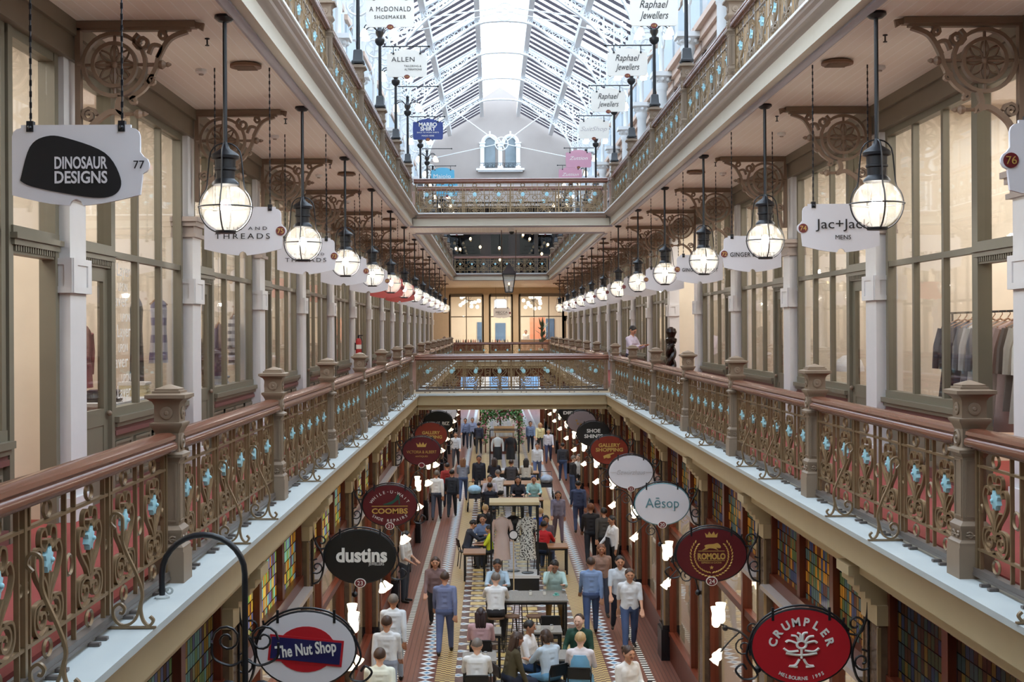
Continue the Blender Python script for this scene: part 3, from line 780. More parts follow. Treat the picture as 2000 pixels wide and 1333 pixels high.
MOT, ROS, BRC = motif_mesh(), rosette_mesh(), brace_mesh()
def panel(L, n, braces=True, rail='wood'):
    """a length of balustrade from y=0 to L with n motifs in pairs"""
    t = empty('balustrade_panel')
    hr = [(-.085, .955), (-.075, .935), (-.04, .93), (-.035, .915), (.035, .915), (.04, .93), (.075, .935), (.085, .955), (.08, .985), (.06, 1.0), (.075, 1.015), (.07, 1.04), (.03, 1.058), (-.03, 1.058), (-.07, 1.04), (-.075, 1.015), (-.06, 1.0), (-.08, .985)]
    MB().prism(hr, -.02, L + .02).build('handrail', mahog, t, angle=50)
    b = MB(); b.box(-.012, .012, 0, L, .905, .92); b.box(-.016, .016, 0, L, .795, .812); b.box(-.016, .016, 0, L, .212, .23)
    u = L / n
    for i in range(n + 1):
        y = u * i
        if i % 2 == 0:
            y = min(max(y, .03), L - .03); b.box(-.02, .02, y - .017, y + .017, .03, .92)
            for s in (-1, 1):
                if .05 < y + s * .05 < L - .05: b.ring((0, y + s * .045, .51), .03, .009, 'X', 12, 4)
        else:
            b.ring((0, y, .51), .055, .011, 'X', 14, 4)
    for i in range(n):
        for s in (-1, 1): y = u * (i + .5) + s * .265; b.box(-.013, .013, y - .008, y + .008, .08, .905)
    b.build('bar_frame', bronze, t)
    b = MB(); b.box(-.03, .03, 0, L, .05, .085); b.box(-.02, .035, 0, L, .03, .05)
    for i in range(n):
        for s in (-1, 1): y = u * (i + .5) + s * .07; b.box(.02, .085, y - .02, y + .02, .003, .02)
    b.build('base_rail', mat('grey_brown_iron', (104, 96, 92), .4, .3), t)
    for i in range(n):
        y = u * (i + .5)
        link('scroll_motif', MOT, t, (0, y, 0)); link('rosette', ROS, t, (0, y, 0))
    if braces:
        for i in range(2, n, 2): link('brace', BRC, t, (0, u * i, 0))
    return t
def _disc(prof, x, z):
    b = MB(); b.lathe(prof, 14); b.xf(0, Matrix.Translation((x, 0, z)) @ Matrix.Rotation(PI / 2, 4, 'Y')); return b
BOSS = _disc([(.058, 0), (.058, .012), (.045, .02), (.04, .012), (.018, .012), (.012, .024)], .082, .99).mesh('boss', postm)
MEDAL = _disc([(.045, 0), (.045, .008), (.035, .012), (.018, .008), (.01, .016)], .088, 1.195).mesh('medallion', postm)
VOLUTE = MB()
VOLUTE.tube([(.103, q[0] - .04, .30 + q[1]) for q in spiral(0, 0, .03, .006, PI, -1.2, 10)][::-1] + [(.103, q[0] + .04, .30 + q[1]) for q in spiral(0, 0, .03, .006, 0, 1.2, 10)], .008, 4)
VOLUTE = VOLUTE.mesh('volute', postm)
def newel(top=True):
    p = empty('newel_post')
    MB().sqs([(.125, 0), (.125, .21), (.118, .225), (.12, .25), (.10, .27), (.10, .33), (.108, .35), (.108, .37), (.082, .40)]).build('base', postm, p)
    b = MB(); b.sqs([(.082, .39), (.082, .86)])
    for a in range(4):
        R = Matrix.Rotation(a * PI / 2, 3, 'Z')
        for y, z, d in ((-.062, .63, (.012, .012, .40)), (.062, .63, (.012, .012, .40)), (0, .83, (.012, .13, .012)), (0, .43, (.012, .13, .012))): b.cbox(R @ Vector((.084, y, z)), d, R)
    b.build('shaft', postm, p)
    MB().sqs([(.082, .85), (.10, .88), (.118, .885), (.118, .905), (.085, .92), (.082, 1.06)]).build('neck', postm, p)
    for a in range(4):
        if a % 2 == 0: link('boss', BOSS, p, (0, 0, 0), a * PI / 2)
        link('medallion', MEDAL, p, (0, 0, 0), a * PI / 2); link('volute', VOLUTE, p, (0, 0, 0), a * PI / 2)
    MB().sqs([(.082, 1.05), (.095, 1.08), (.115, 1.11), (.115, 1.125), (.088, 1.13), (.088, 1.25), (.10, 1.275), (.135, 1.30), (.142, 1.30), (.142, 1.325), (.10, 1.335), (.10, 1.35), (.085, 1.352), (.085, 1.365), (.005, 1.395)]).build('cap', postm, p)
    return p
POST = Proto(newel())
P0, PP_ = 9.12, 4.37
near_posts = [P0 + PP_ * k for k in range(-2, 7)]
far_posts = [41.6 + 4.35 * j for j in range(8)]
PN6 = Proto(panel(PP_ - .264, 6))
PNL = {}
def short_panel(L, n, braces=False):
    key = (round(L, 2), n, braces)
    if key not in PNL: PNL[key] = Proto(panel(L, n, braces))
    return PNL[key]
def put_panel(pr, side, y0, L, z):
    sx = -1 if side == 'left' else 1
    return pr.put((sx * RAILX, y0 if sx < 0 else y0 + L, z), 0 if sx < 0 else PI)
for z, lev, first in ((G1, 'lower', -2), (G2, 'upper', 1)):
    for sx, sd in SIDES:
        ps = [y for k, y in zip(range(-2, 7), near_posts) if k >= first]
        for i, y in enumerate(ps):
            p = POST.put((sx * RAILX, y, z)); tag(p, 'brown newel post with pyramid cap, %s gallery, %s side, %s from the near end' % (lev, sd, ORD[i]), 'newel post', 'newel posts of the %s gallery' % lev)
            if i + 1 < len(ps):
                q = put_panel(PN6, sd, y + .132, PP_ - .264, z); tag(q, 'ornate iron balustrade with blue rosettes, %s gallery, %s side, %s from the near end' % (lev, sd, ORD[i]), 'railing', 'balustrades of the %s gallery' % lev)
        y1 = ps[-1] + .132; L = BR0 + .95 - .13 - y1
        q = put_panel(short_panel(L, 1), sd, y1, L, z); tag(q, 'short iron balustrade meeting the first %s bridge, %s side' % (lev, sd), 'railing', 'balustrades of the %s gallery' % lev)
        y1 = BR1 - .25 + .13; L = far_posts[0] - .132 - y1
        q = put_panel(short_panel(L, 4), sd, y1, L, z); tag(q, 'iron balustrade just beyond the first %s bridge, %s side' % (lev, sd), 'railing', 'balustrades of the %s gallery' % lev)
        for i, y in enumerate(far_posts):
            p = POST.put((sx * RAILX, y, z)); tag(p, 'brown newel post beyond the first bridge, %s gallery, %s side, %s after it' % (lev, sd, ORD[i]), 'newel post', 'newel posts of the %s gallery' % lev)
            if i + 1 < len(far_posts):
                q = put_panel(PN6, sd, y + .132, PP_ - .264, z); tag(q, 'iron balustrade beyond the first bridge, %s gallery, %s side, %s after it' % (lev, sd, ORD[i]), 'railing', 'balustrades of the %s gallery' % lev)
        y1 = far_posts[-1] + .132; L = FB + .95 - .13 - y1
        q = put_panel(short_panel(L, 2), sd, y1, L, z); tag(q, 'iron balustrade meeting the far %s landing, %s side' % (lev, sd), 'railing', 'balustrades of the %s gallery' % lev)
    # rails across the bridges
    BR = short_panel(2 * RAILX - .25, 8)
    for y, nm, rz, x in ((BR0 + .95, 'front rail of the first %s bridge' % lev, -PI / 2, -RAILX + .125), (BR1 - .25, 'rear rail of the first %s bridge' % lev, PI / 2, RAILX - .125), (FB + .95, 'rail of the far %s landing' % lev, -PI / 2, -RAILX + .125)):
        q = BR.put((x, y, z), rz); tag(q, 'iron balustrade with eight blue rosettes and red handrail, %s' % nm, 'railing', 'balustrades across the void')
        for sx, sd in SIDES:
            e = empty('corner_post', (sx * RAILX, y, z))
            MB().sqs([(.075, 0), (.075, .22), (.055, .25), (.055, .82), (.08, .86), (.08, .89), (.05, .91)]).build('shaft', mat('pinkish_brown_paint', (158, 128, 116), .5), e)
            MB().sqs([(.05, .9), (.05, 1.05), (.06, 1.06), (.045, 1.09)]).build('cap', postm, e)
            tag(e, 'short corner post at the %s end of the %s' % (sd, nm), 'post', 'corner posts of the bridges')

# ---------------------------------------------------------------- cast brackets under the plank ceiling
def bracket():
    """wall at x=0, arm along +x, top at z=0"""
    t = empty('ceiling_bracket'); up = (0, 1, 0)
    b = MB(); b.box(-.05, 1.10, -.055, .055, -.06, 0); b.box(0, 1.05, -.04, .04, -.085, -.06); b.tube([(1.10, 0, -.035), (1.16, 0, -.04), (1.14, 0, -.075)], .035, 6); b.build('arm', brown_d, t)
    b = MB(); c = (.34, 0, -.40)
    for r in (.29, .20): b.tube([(c[0] + r * math.cos(a), 0, c[2] + r * math.sin(a)) for a in [2 * PI * i / 28 for i in range(28)]], 1, flat=(.017, .03), up=up, close=True)
    b.build('wheel', brown_d, t)
    b = MB()
    for k in range(8):
        a = k * PI / 4; d = Vector((math.cos(a), 0, math.sin(a))); e = Vector((-math.sin(a), 0, math.cos(a)))
        if k % 2 == 0: b.tube([Vector(c), Vector(c) + d * .285], .016, 5)
        for s in (-1, 1): b.tube([Vector(c) + d * (.2 * u) + e * s * .038 * math.sin(PI * u) for u in [i / 6 for i in range(7)]], .010, 4)
    b.ball(c, .035, 10, 6); b.build('petal_spokes', brown_d, t)
    b = MB()
    def cv(p, r=.02): b.tube([(x, 0, z) for x, z in p], 1, flat=(r, .03), up=up)
    cv(smooth_path([(1.02, -.09), (.86, -.16), (.76, -.32), (.72, -.45), (.62, -.62), (.48, -.72)], 5))
    cv(smooth_path([(.40, -.69), (.37, -.80), (.42, -.87), (.30, -.84), (.12, -.98), (.06, -1.16), (.02, -1.17)], 5), .024)
    cv([(x + .10, z - .87) for x, z in spiral(0, 0, .075, .015, 0, 1.5, 12)], .014)
    cv([(x + .60, z - .19) for x, z in spiral(0, 0, .085, .02, 2, 1.3, 12)], .016); cv([(x + .80, z - .13) for x, z in spiral(0, 0, .05, .015, 1, 1.2, 10)], .014)
    cv([(x + .69, z - .55) for x, z in spiral(0, 0, .05, .01, 1, 1.2, 10)], .012); cv([(x + .52, z - .74) for x, z in spiral(0, 0, .04, .01, 1, 1.2, 10)], .012)
    cv(smooth_path([(.66, -.30), (.70, -.22), (.78, -.24), (.74, -.34)], 4), .016)
    b.tube([(0, 0, -.40), (.04, 0, -.40)], .05, 6); b.box(-.02, .03, -.04, .04, -1.2, 0)
    b.build('scroll_brace', brown_d, t)
    b = MB()
    for x0, z in ((.64, -.40), (.42, -.86)): n = len(b.v); b.lathe([(.018, 0), (.018, .10), (.04, .12), (.045, .15), (.02, .18), (.025, .20), (.008, .23)], 8); b.xf(n, Matrix.Translation((x0, 0, z)) @ Matrix.Rotation(PI / 2, 4, 'Y'))
    b.build('finial', brown_d, t)
    return t
BRK = Proto(bracket())
NL = 12
for sx, sd in SIDES:
    for k in range(-1, NL + 3):
        t = BRK.put((sx * 4.40, PIL0 + PITCH * k, C1 - .005), 0 if sx < 0 else PI)
        tag(t, 'brown cast bracket with petalled wheel, %s side, %s from the near end' % (sd, ORD[k + 1]), 'bracket', 'wheel brackets of the lower gallery')

# ---------------------------------------------------------------- globe lanterns
globe = glass('ribbed_globe', (250, 250, 246), .025, .07, (255, 250, 240), .12)
def globe_lamp():
    t = empty('globe_lantern')
    b = MB(); b.lathe([(.0, 0), (.09, 0), (.095, -.025), (.06, -.055), (.03, -.06)], 14); b.build('ceiling_rose', iron, t)
    MB().tube([(0, 0, -.04), (0, 0, -1.20)], .02, 8).build('rod', iron, t)
    zc = -1.76
    MB().lathe([(.012, -1.14), (.03, -1.19), (.04, -1.22), (.115, -1.27), (.13, -1.29), (.125, -1.315), (.095, -1.325), (.092, -1.40), (.10, -1.405), (.10, -1.42), (.088, -1.43), (.085, -1.50), (.12, -1.535), (.125, -1.555), (.09, -1.56)], 18).build('hood', iron, t)
    MB().ball((0, 0, zc), .222, 24, 14).build('globe', globe, t)
    b = MB()
    for k in range(2):
        pts = [(.0, -1.17), (.07, -1.185), (.135, -1.25), (.155, -1.38), (.165, -1.50)] + [(.243 * math.cos(a), zc + .243 * math.sin(a)) for a in [.75 - i * (.75 + PI / 2 - .35) / 8 for i in range(9)]]
        for s in (-1, 1):
            b.tube([(s * x, 0, z) if k == 0 else (0, s * x, z) for x, z in smooth_path(pts, 2)], .0075, 5)
    b.ring((0, 0, zc), .245, .007, 'Z', 28, 5); b.lathe([(.09, -2.0), (.095, -1.985), (.095, -1.975), (.06, -1.97)], 16)
    b.build('wire_cage', iron, t)
    MB().ball((0, 0, zc + .01), .05, 12, 8, (1, 1, 1.25)).build('bulb', bright, t)
    return t
GL = Proto(globe_lamp())
for sx, sd in SIDES:
    for k in range(NL):
        t = GL.put((sx * 2.99, LAMP0 + PITCH * k + (2.2 if k == 11 else 0), C1))
        tag(t, 'lit glass globe lantern in a black wire cage, %s side, %s from the camera' % (sd, ORD[k]), 'lantern', 'globe lanterns of the lower gallery')
# small ceiling fittings
ventm = mat('brown_vent', (120, 88, 66), .6)
def vent():
    t = empty('ceiling_vent'); MB().lathe([(.14, 0), (.17, -.02), (.17, -.045), (.15, -.05)], 18).build('disc', ventm, t)
    b = MB(); [b.box(-.11, .11, -.1 + i * .04, -.085 + i * .04, -.056, -.05) for i in range(6)]; b.build('slats', brown_d, t); return t
def sprinkler():
    t = empty('sprinkler'); MB().lathe([(.025, 0), (.025, -.01), (.008, -.015), (.008, -.06)], 8).build('pipe', iron, t); MB().lathe([(.022, -.075), (.022, -.07), (.008, -.06)], 8).build('head', iron, t); return t
def detector():
    t = empty('smoke_detector'); MB().lathe([(.06, 0), (.065, -.03), (.04, -.05)], 14).build('body', offwhite, t); MB().lathe([(.03, -.05), (.025, -.065)], 10).build('cap', taupe, t); return t
VP_, SP_, DT_ = Proto(vent()), Proto(sprinkler()), Proto(detector())
for sx, sd in SIDES:
    for k in range(9):
        y = LAMP0 + PITCH * k
        if k % 2 == 0: tag(VP_.put((sx * 3.2, y + 2.1, C1)), 'round brown vent in the plank ceiling, %s side, near lantern %s' % (sd, ORD[k]), 'vent', 'ceiling vents')
        tag(SP_.put((sx * 3.35, y + .9, C1)), 'small dark sprinkler head in the plank ceiling, %s side, near lantern %s' % (sd, ORD[k]), 'sprinkler', 'sprinklers')
        if k < 5: tag(DT_.put((sx * 3.75, y + 2.4, C1)), 'small pale detector on the plank ceiling, %s side, near lantern %s' % (sd, ORD[k]), 'detector', 'ceiling detectors')
# ---------------------------------------------------------------- hanging signs of the lower gallery
signw = mat('sign_white', (226, 224, 230), .5, vary=.02)
signr = mat('sign_coral_red', (198, 88, 84), .5, vary=.04)
signg = mat('sign_grey', (196, 190, 190), .5, vary=.02)
badge = mat('badge_dark_red', (110, 30, 36), .4, vary=.05)
ink = mat('ink_black', (24, 24, 28), .5, vary=0)
inkw = mat('lettering_white', (236, 234, 228), .5, vary=0)
gold = mat('gold_leaf', (206, 168, 92), .35, .3, vary=.08)
def sign_outline(hw=.42, h=.265, lobe=1):
    p = [(-.36, h), (.36, h), (.36, h - .02)] + [(.36 + .06 * math.sin(a), h - .02 - .055 * (1 - math.cos(a)) - .0) for a in (.5, 1.0, 1.57)] + [(hw, h - .085)]
    r = [(hw, h - .085), (hw, .085)] + ([(hw + .06 * math.cos(a), -.0 + .06 * math.sin(a)) for a in (1.2, .7, .2, -.3, -.8, -1.3)] if lobe > 0 else []) + [(hw, -h + .07)]
    bt = [(hw * (1 - i / 5), -h + .07 - .07 * math.sin(PI / 2 * i / 5)) for i in range(1, 5)] + [(.045, -h), (.03, -h + .03), (0, -h + .045), (-.03, -h + .03), (-.045, -h)] + [(-hw * i / 5, -h + .07 - .07 * math.sin(PI / 2 * (5 - i) / 5)) for i in range(1, 5)]
    l = [(-hw, -h + .07)] + [(-hw, h - .085)] + [(-.36 - .06 * math.sin(a), h - .02 - .055 * (1 - math.cos(a))) for a in (1.57, 1.0, .5)] + [(-.36, h - .02)]
    return p[:-1] + r + bt + l
def hang_sign(m, lobe, texts, num, plain_badge=False, blob=False):
    t = empty('hanging_shop_sign')
    pts = sign_outline(); pts = pts if lobe > 0 else [(-x, z) for x, z in pts][::-1]
    MB().prism(pts, -.012, .012).build('board', m, t)
    for s in (-1, 1):
        b = MB(); n = 42; top = C1 - EYE - 1.095
        for i in range(n):
            z = .29 + (top - .29) * i / n; b.cbox((s * .30, 0, z), (.016 if i % 2 else .006, .006 if i % 2 else .016, (top - .29) / n * 1.1))
        b.build('chain', iron, t)
        MB().box(s * .30 - .022, s * .30 + .022, -.022, .022, .22, .29).ball((s * .3, -.02, .245), .018, 8, 6).build('clip', iron, t)
    if num is not None:
        if not plain_badge:
            n = MB(); n.lathe([(.05, 0), (.05, .01)], 20); n.xf(0, Matrix.Translation((lobe * .415, -.011, 0)) @ Matrix.Rotation(PI / 2, 4, 'X')); n.build('number_disc', badge, t)
        if num: letter(num, .075, gold if not plain_badge else ink, t, lobe * .415, 0, -.025, depth=.002)
    if blob:
        P = smooth_path([(-.365, -.10), (-.30, .12), (-.19, .19), (-.05, .175), (.19, .08), (.29, -.08), (.27, -.18), (.15, -.215), (-.10, -.18), (-.30, -.135), (-.365, -.10)], 5)[:-1]
        MB().prism(P[::-1], -.02, -.012).build('logo_panel', ink, t)
    for tx, sz, x, z, mm, kw in texts: letter(tx, sz, mm, t, x, z, -.024, **kw)
    return t
TH = lambda: [('SKIN AND', .05, .02, .03, ink, dict(space=1.6, wid=.50)), ('THREADS', .085, .0, -.055, ink, dict(space=1.4, wid=.60))]
GS = lambda: [('GINGER & SMART', .09, .0, -.01, ink, dict(space=1.1, wid=.66, bold=.001))]
SL = {0: (signw, [('DINOSAUR', .11, .035, .015, signw, dict(bold=.0025, wid=.345)), ('DESIGNS', .11, .035, -.08, signw, dict(bold=.0025, wid=.345))], '77', True, True, 'white hanging sign with a black rounded patch, nearest on the left'),
      1: (signw, TH(), '75', False, False, 'white hanging sign lettered in two wide spaced lines behind the nearest left lantern'),
      2: (signw, TH(), '73', False, False, 'second white two-line sign along the left gallery, half behind the second lantern'),
      3: (signw, [], '71', False, False, 'blank white hanging sign behind the third left lantern'),
      4: (signw, [], '69', False, False, 'blank white hanging sign behind the fourth left lantern'),
      5: (signr, [('SHOES', .07, 0, .05, badge, dict(wid=.4))], '', False, False, 'coral red hanging sign, the nearer of two on the left'),
      6: (signr, [], '', False, False, 'coral red hanging sign, the farther of two on the left')}
SR = {0: (signw, [], '76', False, False, 'white hanging sign with red number disc, cut by the right edge'),
      1: (signw, [('Jac+Jack', .15, .02, .03, ink, dict(wid=.60)), ('MENS', .07, .02, -.10, ink, dict(wid=.17))], '74', False, False, 'white hanging sign with large dark name and small line below, second on the right'),
      2: (signw, GS(), '72', False, False, 'white sign with one line of small capitals behind the second right lantern'),
      3: (signw, GS(), '70', False, False, 'white sign with one line of small capitals behind the third right lantern'),
      4: (signw, [('A', .14, .0, 0, signg, {})], '68', False, False, 'white sign with a single pale letter behind the fourth right lantern'),
      5: (signg, [], '', False, False, 'greyish blank hanging sign, sixth along the right gallery')}
for sx, sd, D in ((-1, 'left', SL), (1, 'right', SR)):
    for k in range(12):
        y = 8.4 if k == 0 else 14.0 + 4.75 * (k - 1)
        m, tx, num, pb, bl, lab = D.get(k, (signw, [], '', False, False, 'blank white hanging sign far along the %s gallery, %s from the near end' % (sd, ORD[k])))
        t = hang_sign(m, -sx, tx, num, pb, bl); t.location = (sx * 3.27, y, EYE + 1.095)
        tag(t, lab, 'shop sign', 'hanging signs of the lower gallery')

# ---------------------------------------------------------------- lamp standards on the upper newels
def standard(sx):
    t = empty('lamp_standard')
    MB().sqs([(.11, 0), (.11, .03), (.085, .06), (.075, .22), (.06, .24)]).build('base', iron, t)
    MB().lathe([(.035, .2), (.03, 1.3), (.03, 1.32)], 10).build('pole', iron, t)
    MB().lathe([(.03, 1.28), (.07, 1.31), (.10, 1.36), (.10, 1.42), (.05, 1.45), (.05, 1.47), (.085, 1.53), (.09, 1.58), (.05, 1.64), (.04, 1.66), (.04, 1.80), (.05, 1.82), (.015, 1.86)], 12).build('finial', iron, t)
    for i, a in enumerate((.5, 2.64, 3.7, 5.7)):
        d = Vector((math.cos(a), math.sin(a), 0))
        ar = MB(); ar.tube([d * r + Vector((0, 0, z)) for r, z in smooth_path([(.05, 1.58), (.18, 1.70), (.32, 1.68), (.36, 1.60)], 4)], .012, 5); ar = ar.build('lamp_arm', iron, t)
        b = MB(); b.lathe([(.02, 0), (.05, -.03), (.075, -.09), (.09, -.15), (.085, -.16)], 12, tuple(d * .36 + Vector((0, 0, 1.60)))); b.build('tulip_shade', opal, t)
    b = MB(); b.tube([(-sx * .05, 0, 1.27), (-sx * 1.02, 0, 1.27)], .014, 6); b.ball((-sx * 1.02, 0, 1.27), .025, 8, 6); b.build('sign_rod', iron, t)
    return t
navy = mat('sign_navy', (44, 62, 128), .45, vary=.04); skyb = mat('sign_sky_blue', (96, 178, 212), .45, vary=.04); pinkm = mat('sign_mauve_pink', (206, 152, 172), .5, vary=.04); warmw = mat('sign_warm_white', (238, 234, 226), .5, vary=.02)
def upper_sign(m, texts, num):
    t = empty('upper_shop_sign')
    P = [(.41, .20), (.42, .0), (.41, -.25), (.38, -.285), (.05, -.285)] + [(-.05, -.285), (-.38, -.285), (-.41, -.25), (-.42, 0), (-.41, .20), (-.30, .205), (-.26, .235), (-.15, .275), (0, .29), (.15, .275), (.26, .235), (.30, .205)]
    MB().prism(P, -.012, .012).build('board', m, t)
    for s in (-1, 1): MB().box(s * .28 - .008, s * .28 + .008, -.008, .008, .20, .345).box(s * .28 - .02, s * .28 + .02, -.02, .02, .18, .22).build('hook', iron, t)
    n = MB(); n.lathe([(.06, 0), (.06, .012)], 18); n.xf(0, Matrix.Translation((0, -.012, -.285)) @ Matrix.Diagonal((1, 1, .75, 1)) @ Matrix.Rotation(PI / 2, 4, 'X')); n.build('number_disc', badge, t)
    if num: letter(num, .055, gold, t, 0, -.285, -.028, depth=.002)
    for tx, sz, x, z, mm, kw in texts: letter(tx, sz, mm, t, x, z, -.016, **kw)
    return t
RJ = lambda: [('Raphael', .19, 0, .07, ink, dict(shear=.35, wid=.5)), ('Jewellers', .19, 0, -.12, ink, dict(shear=.35, wid=.5))]
UL = {3: (warmw, [('A McDONALD', .12, 0, .03, ink, dict(space=1.15, wid=.72)), ('SHOEMAKER', .09, 0, -.11, ink, dict(space=1.15, wid=.55))], '124', 'warm white upper sign with two lines of capitals, nearest at upper left'),
      4: (warmw, [('ALLEN', .14, -.08, .08, ink, dict(space=1.1, wid=.48)), ('TAILORING &', .055, .12, -.06, ink, dict(wid=.36)), ('ALTERATIONS', .055, .13, -.13, ink, dict(wid=.36))], '119', 'warm white upper sign with one large word and two small lines, upper left'),
      6: (navy, [('MARBO', .15, 0, .13, inkw, dict(bold=.004, wid=.5)), ('SHIRT', .15, 0, .01, inkw, dict(bold=.004, wid=.42)), ('BACK TO WORK SHIRTS', .05, 0, -.09, inkw, dict(wid=.6)), ('MADE HERE', .06, 0, -.18, inkw, dict(wid=.34))], '106', 'navy blue upper sign with white capitals'),
      8: (skyb, [('Maiolo', .2, -.02, -.02, inkw, dict(wid=.62))], '104', 'sky blue upper sign with a white name, beyond the navy one'),
      9: (skyb, [], '', 'second sky blue upper sign, lower and behind the bridge rail')}
UR = {3: (warmw, RJ(), '118', 'white upper sign with slanted black script, largest at upper right'),
      4: (warmw, RJ(), '118', 'white upper sign with slanted black script, middle of three at upper right'),
      5: (warmw, RJ(), '118', 'white upper sign with slanted black script, smallest of three at upper right'),
      6: (warmw, [('SuitShop', .17, 0, -.03, signg, dict(shear=.4, wid=.74))], '110', 'white upper sign with pale grey script before the pink ones'),
      7: (pinkm, [('Zuttion', .16, 0, .02, inkw, dict(shear=.3, wid=.6))], '114', 'mauve pink upper sign, the nearer and higher of two'),
      8: (pinkm, [('Zuttion', .16, 0, .02, inkw, dict(shear=.3, wid=.6))], '112', 'mauve pink upper sign, the farther and lower of two')}
for sx, sd, D in ((-1, 'left', UL), (1, 'right', UR)):
    ST = Proto(standard(sx))
    ys = near_posts[5:9] + far_posts[:7]
    for k in range(3, 14):
        y = ys[k - 3]
        t = ST.put((sx * RAILX, y, G2 + 1.385)); tag(t, 'black lamp standard with white tulip lights on an upper newel, %s side, %s along' % (sd, ORD[k - 3]), 'lamp standard', 'lamp standards of the upper gallery')
        if k in D:
            m, tx, num, lab = D[k]
            s = upper_sign(m, tx, num); s.location = (sx * (RAILX - .56), y, G2 + 1.385 + .92); tag(s, lab, 'shop sign', 'signs of the upper gallery')

# ---------------------------------------------------------------- oval signs over the ground floor
wine = mat('sign_wine', (92, 24, 32), .35, vary=.06); redm = mat('sign_bright_red', (186, 30, 42), .35, vary=.05); blk = mat('sign_black', (26, 26, 26), .35, vary=.1); rust = mat('sign_rust', (128, 44, 28), .35, vary=.15); lil = mat('sign_grey_lilac', (176, 166, 174), .45, vary=.03)
greenm = mat('deep_green', (30, 78, 64), .5, vary=.05); tealink = mat('teal_ink', (96, 140, 150), .5, vary=0); navyp = mat('navy_plate', (30, 30, 84), .4, vary=.05)
def oval(m, rim, num, k, sx):
    t = empty('oval_shop_sign'); E = [2 * PI * i / 40 for i in range(40)]
    MB().prism([(.45 * math.cos(a), .34 * math.sin(a)) for a in E][::-1], -.015, .015).build('board', m, t)
    MB().tube([(.455 * math.cos(a), 0, .345 * math.sin(a)) for a in E], .014, 5, close=True, up=(0, 1, 0)).build('rim', rim, t)
    b = MB()
    b.tube([(x, 0, z) for x, z in [(.475 * math.cos(a), .375 * math.sin(a)) for a in [PI * .12 + PI * .95 * i / 20 for i in range(21)]]][::-1] , .011, 5)
    ox = sx                                   # towards the pillar
    b.tube([(ox * x, 0, z) for x, z in smooth_path([(-.44, .12), (-.50, -.08), (-.40, -.26), (-.52, -.30), (-.60, -.22), (-.54, -.16), (-.50, -.21)], 5)], .011, 5)
    b.tube([(ox * (.50 + x), 0, .20 + z) for x, z in spiral(0, 0, .12, .02, 2.6, 1.5, 18)], .011, 5)
    b.tube([(ox * (.56 + x), 0, -.14 + z) for x, z in spiral(0, 0, .11, .02, 1.6, -1.5, 18)], .011, 5)
    b.tube([(ox * x, 0, z) for x, z in smooth_path([(.62, .45), (.60, .25), (.50, .05), (.47, -.1), (.52, -.30), (.63, -.36)], 5)], .013, 5)
    b.tube([(ox * .62, 0, .47), (ox * .62, 0, -.4)], .012, 5)
    for s in (-1, 1): b.box(s * .26 - .012, s * .26 + .012, -.02, -.01, .24, .36)
    b.build('scroll_bracket', iron, t)
    if num is not None:
        n = MB(); n.lathe([(.075, 0), (.075, .012)], 20); n.xf(0, Matrix.Translation((0, -.016, -.34)) @ Matrix.Diagonal((1, 1, .8, 1)) @ Matrix.Rotation(PI / 2, 4, 'X')); n.build('number_rim', inkw, t)
        n = MB(); n.lathe([(.063, 0), (.063, .012)], 20); n.xf(0, Matrix.Translation((0, -.020, -.34)) @ Matrix.Diagonal((1, 1, .8, 1)) @ Matrix.Rotation(PI / 2, 4, 'X')); n.build('number_disc', badge, t)
        if num: letter(num, .08, inkw, t, 0, -.34, -.036, depth=.002)
    t.location = (sx * 2.27, LAMP0 + PITCH * k, 3.77)
    return t
def strip(parent, name, poly, m, y=-.022): return MB().prism(poly, y, y + .006).build(name, m, parent)
OG = 'oval signs of the ground floor'
t = oval(signw, iron, None, 0, -1); tag(t, 'white oval sign with a navy and red name plate, lowest at left', 'shop sign', OG)
E_ = [(.27 * math.cos(a), .21 * math.sin(a)) for a in [2 * PI * i / 30 for i in range(30)]]
strip(t, 'logo_ring', E_[::-1], redm, -.020); R8 = Matrix.Rotation(-.10, 2)
strip(t, 'name_plate', [tuple(R8 @ Vector(p)) for p in ((-.34, -.13), (-.34, .11), (.34, .11), (.34, -.13))], redm, -.026); strip(t, 'name_plate', [tuple(R8 @ Vector(p)) for p in ((-.32, -.11), (-.32, .09), (.32, .09), (.32, -.11))], navyp, -.031)
q = letter('The Nut Shop', .15, inkw, t, 0, -.01, -.036, wid=.56, bold=.004); q.rotation_euler = (0, -.10, 0)
t = oval(blk, iron, '23', 1, -1); tag(t, 'black oval sign with fat white lowercase name, second at lower left', 'shop sign', OG)
letter('dustins', .25, inkw, t, .02, .02, -.022, bold=.009, wid=.66); letter('JEWELLERS', .055, inkw, t, .21, -.10, -.022, wid=.2)
t = oval(wine, iron, '21', 2, -1); tag(t, 'wine red oval sign with green shoe and arched lettering', 'shop sign', OG)
arc_text('WHILE-U-WAIT', .36, .07, inkw, t, -.13, True, -.022, 1.95); arc_text('SHOE REPAIRS', .50, .068, inkw, t, .25, False, -.022, 1.15); letter('COOMBS', .12, gold, t, 0, -.09, -.022, wid=.6, bold=.003)
strip(t, 'gold_line', [(-.3, -.015), (-.3, -.005), (.3, -.005), (.3, -.015)], gold)
strip(t, 'shoe_emblem', smooth_path([(-.10, .03), (-.02, .05), (.07, .10), (.13, .19), (.16, .19), (.16, .12), (.17, .03), (.15, .03), (.145, .10), (.09, .06), (.02, .02), (-.10, .015), (-.10, .03)], 3)[:-1], greenm)
t = oval(wine, iron, '', 4, -1); tag(t, 'wine red oval sign with a small gold crown, on the left pillars', 'shop sign', OG)
letter('VICTORIA & ALBERT', .1, gold, t, 0, -.02, -.022, wid=.72); letter('ANTIQUES', .05, gold, t, 0, -.13, -.022, wid=.3)
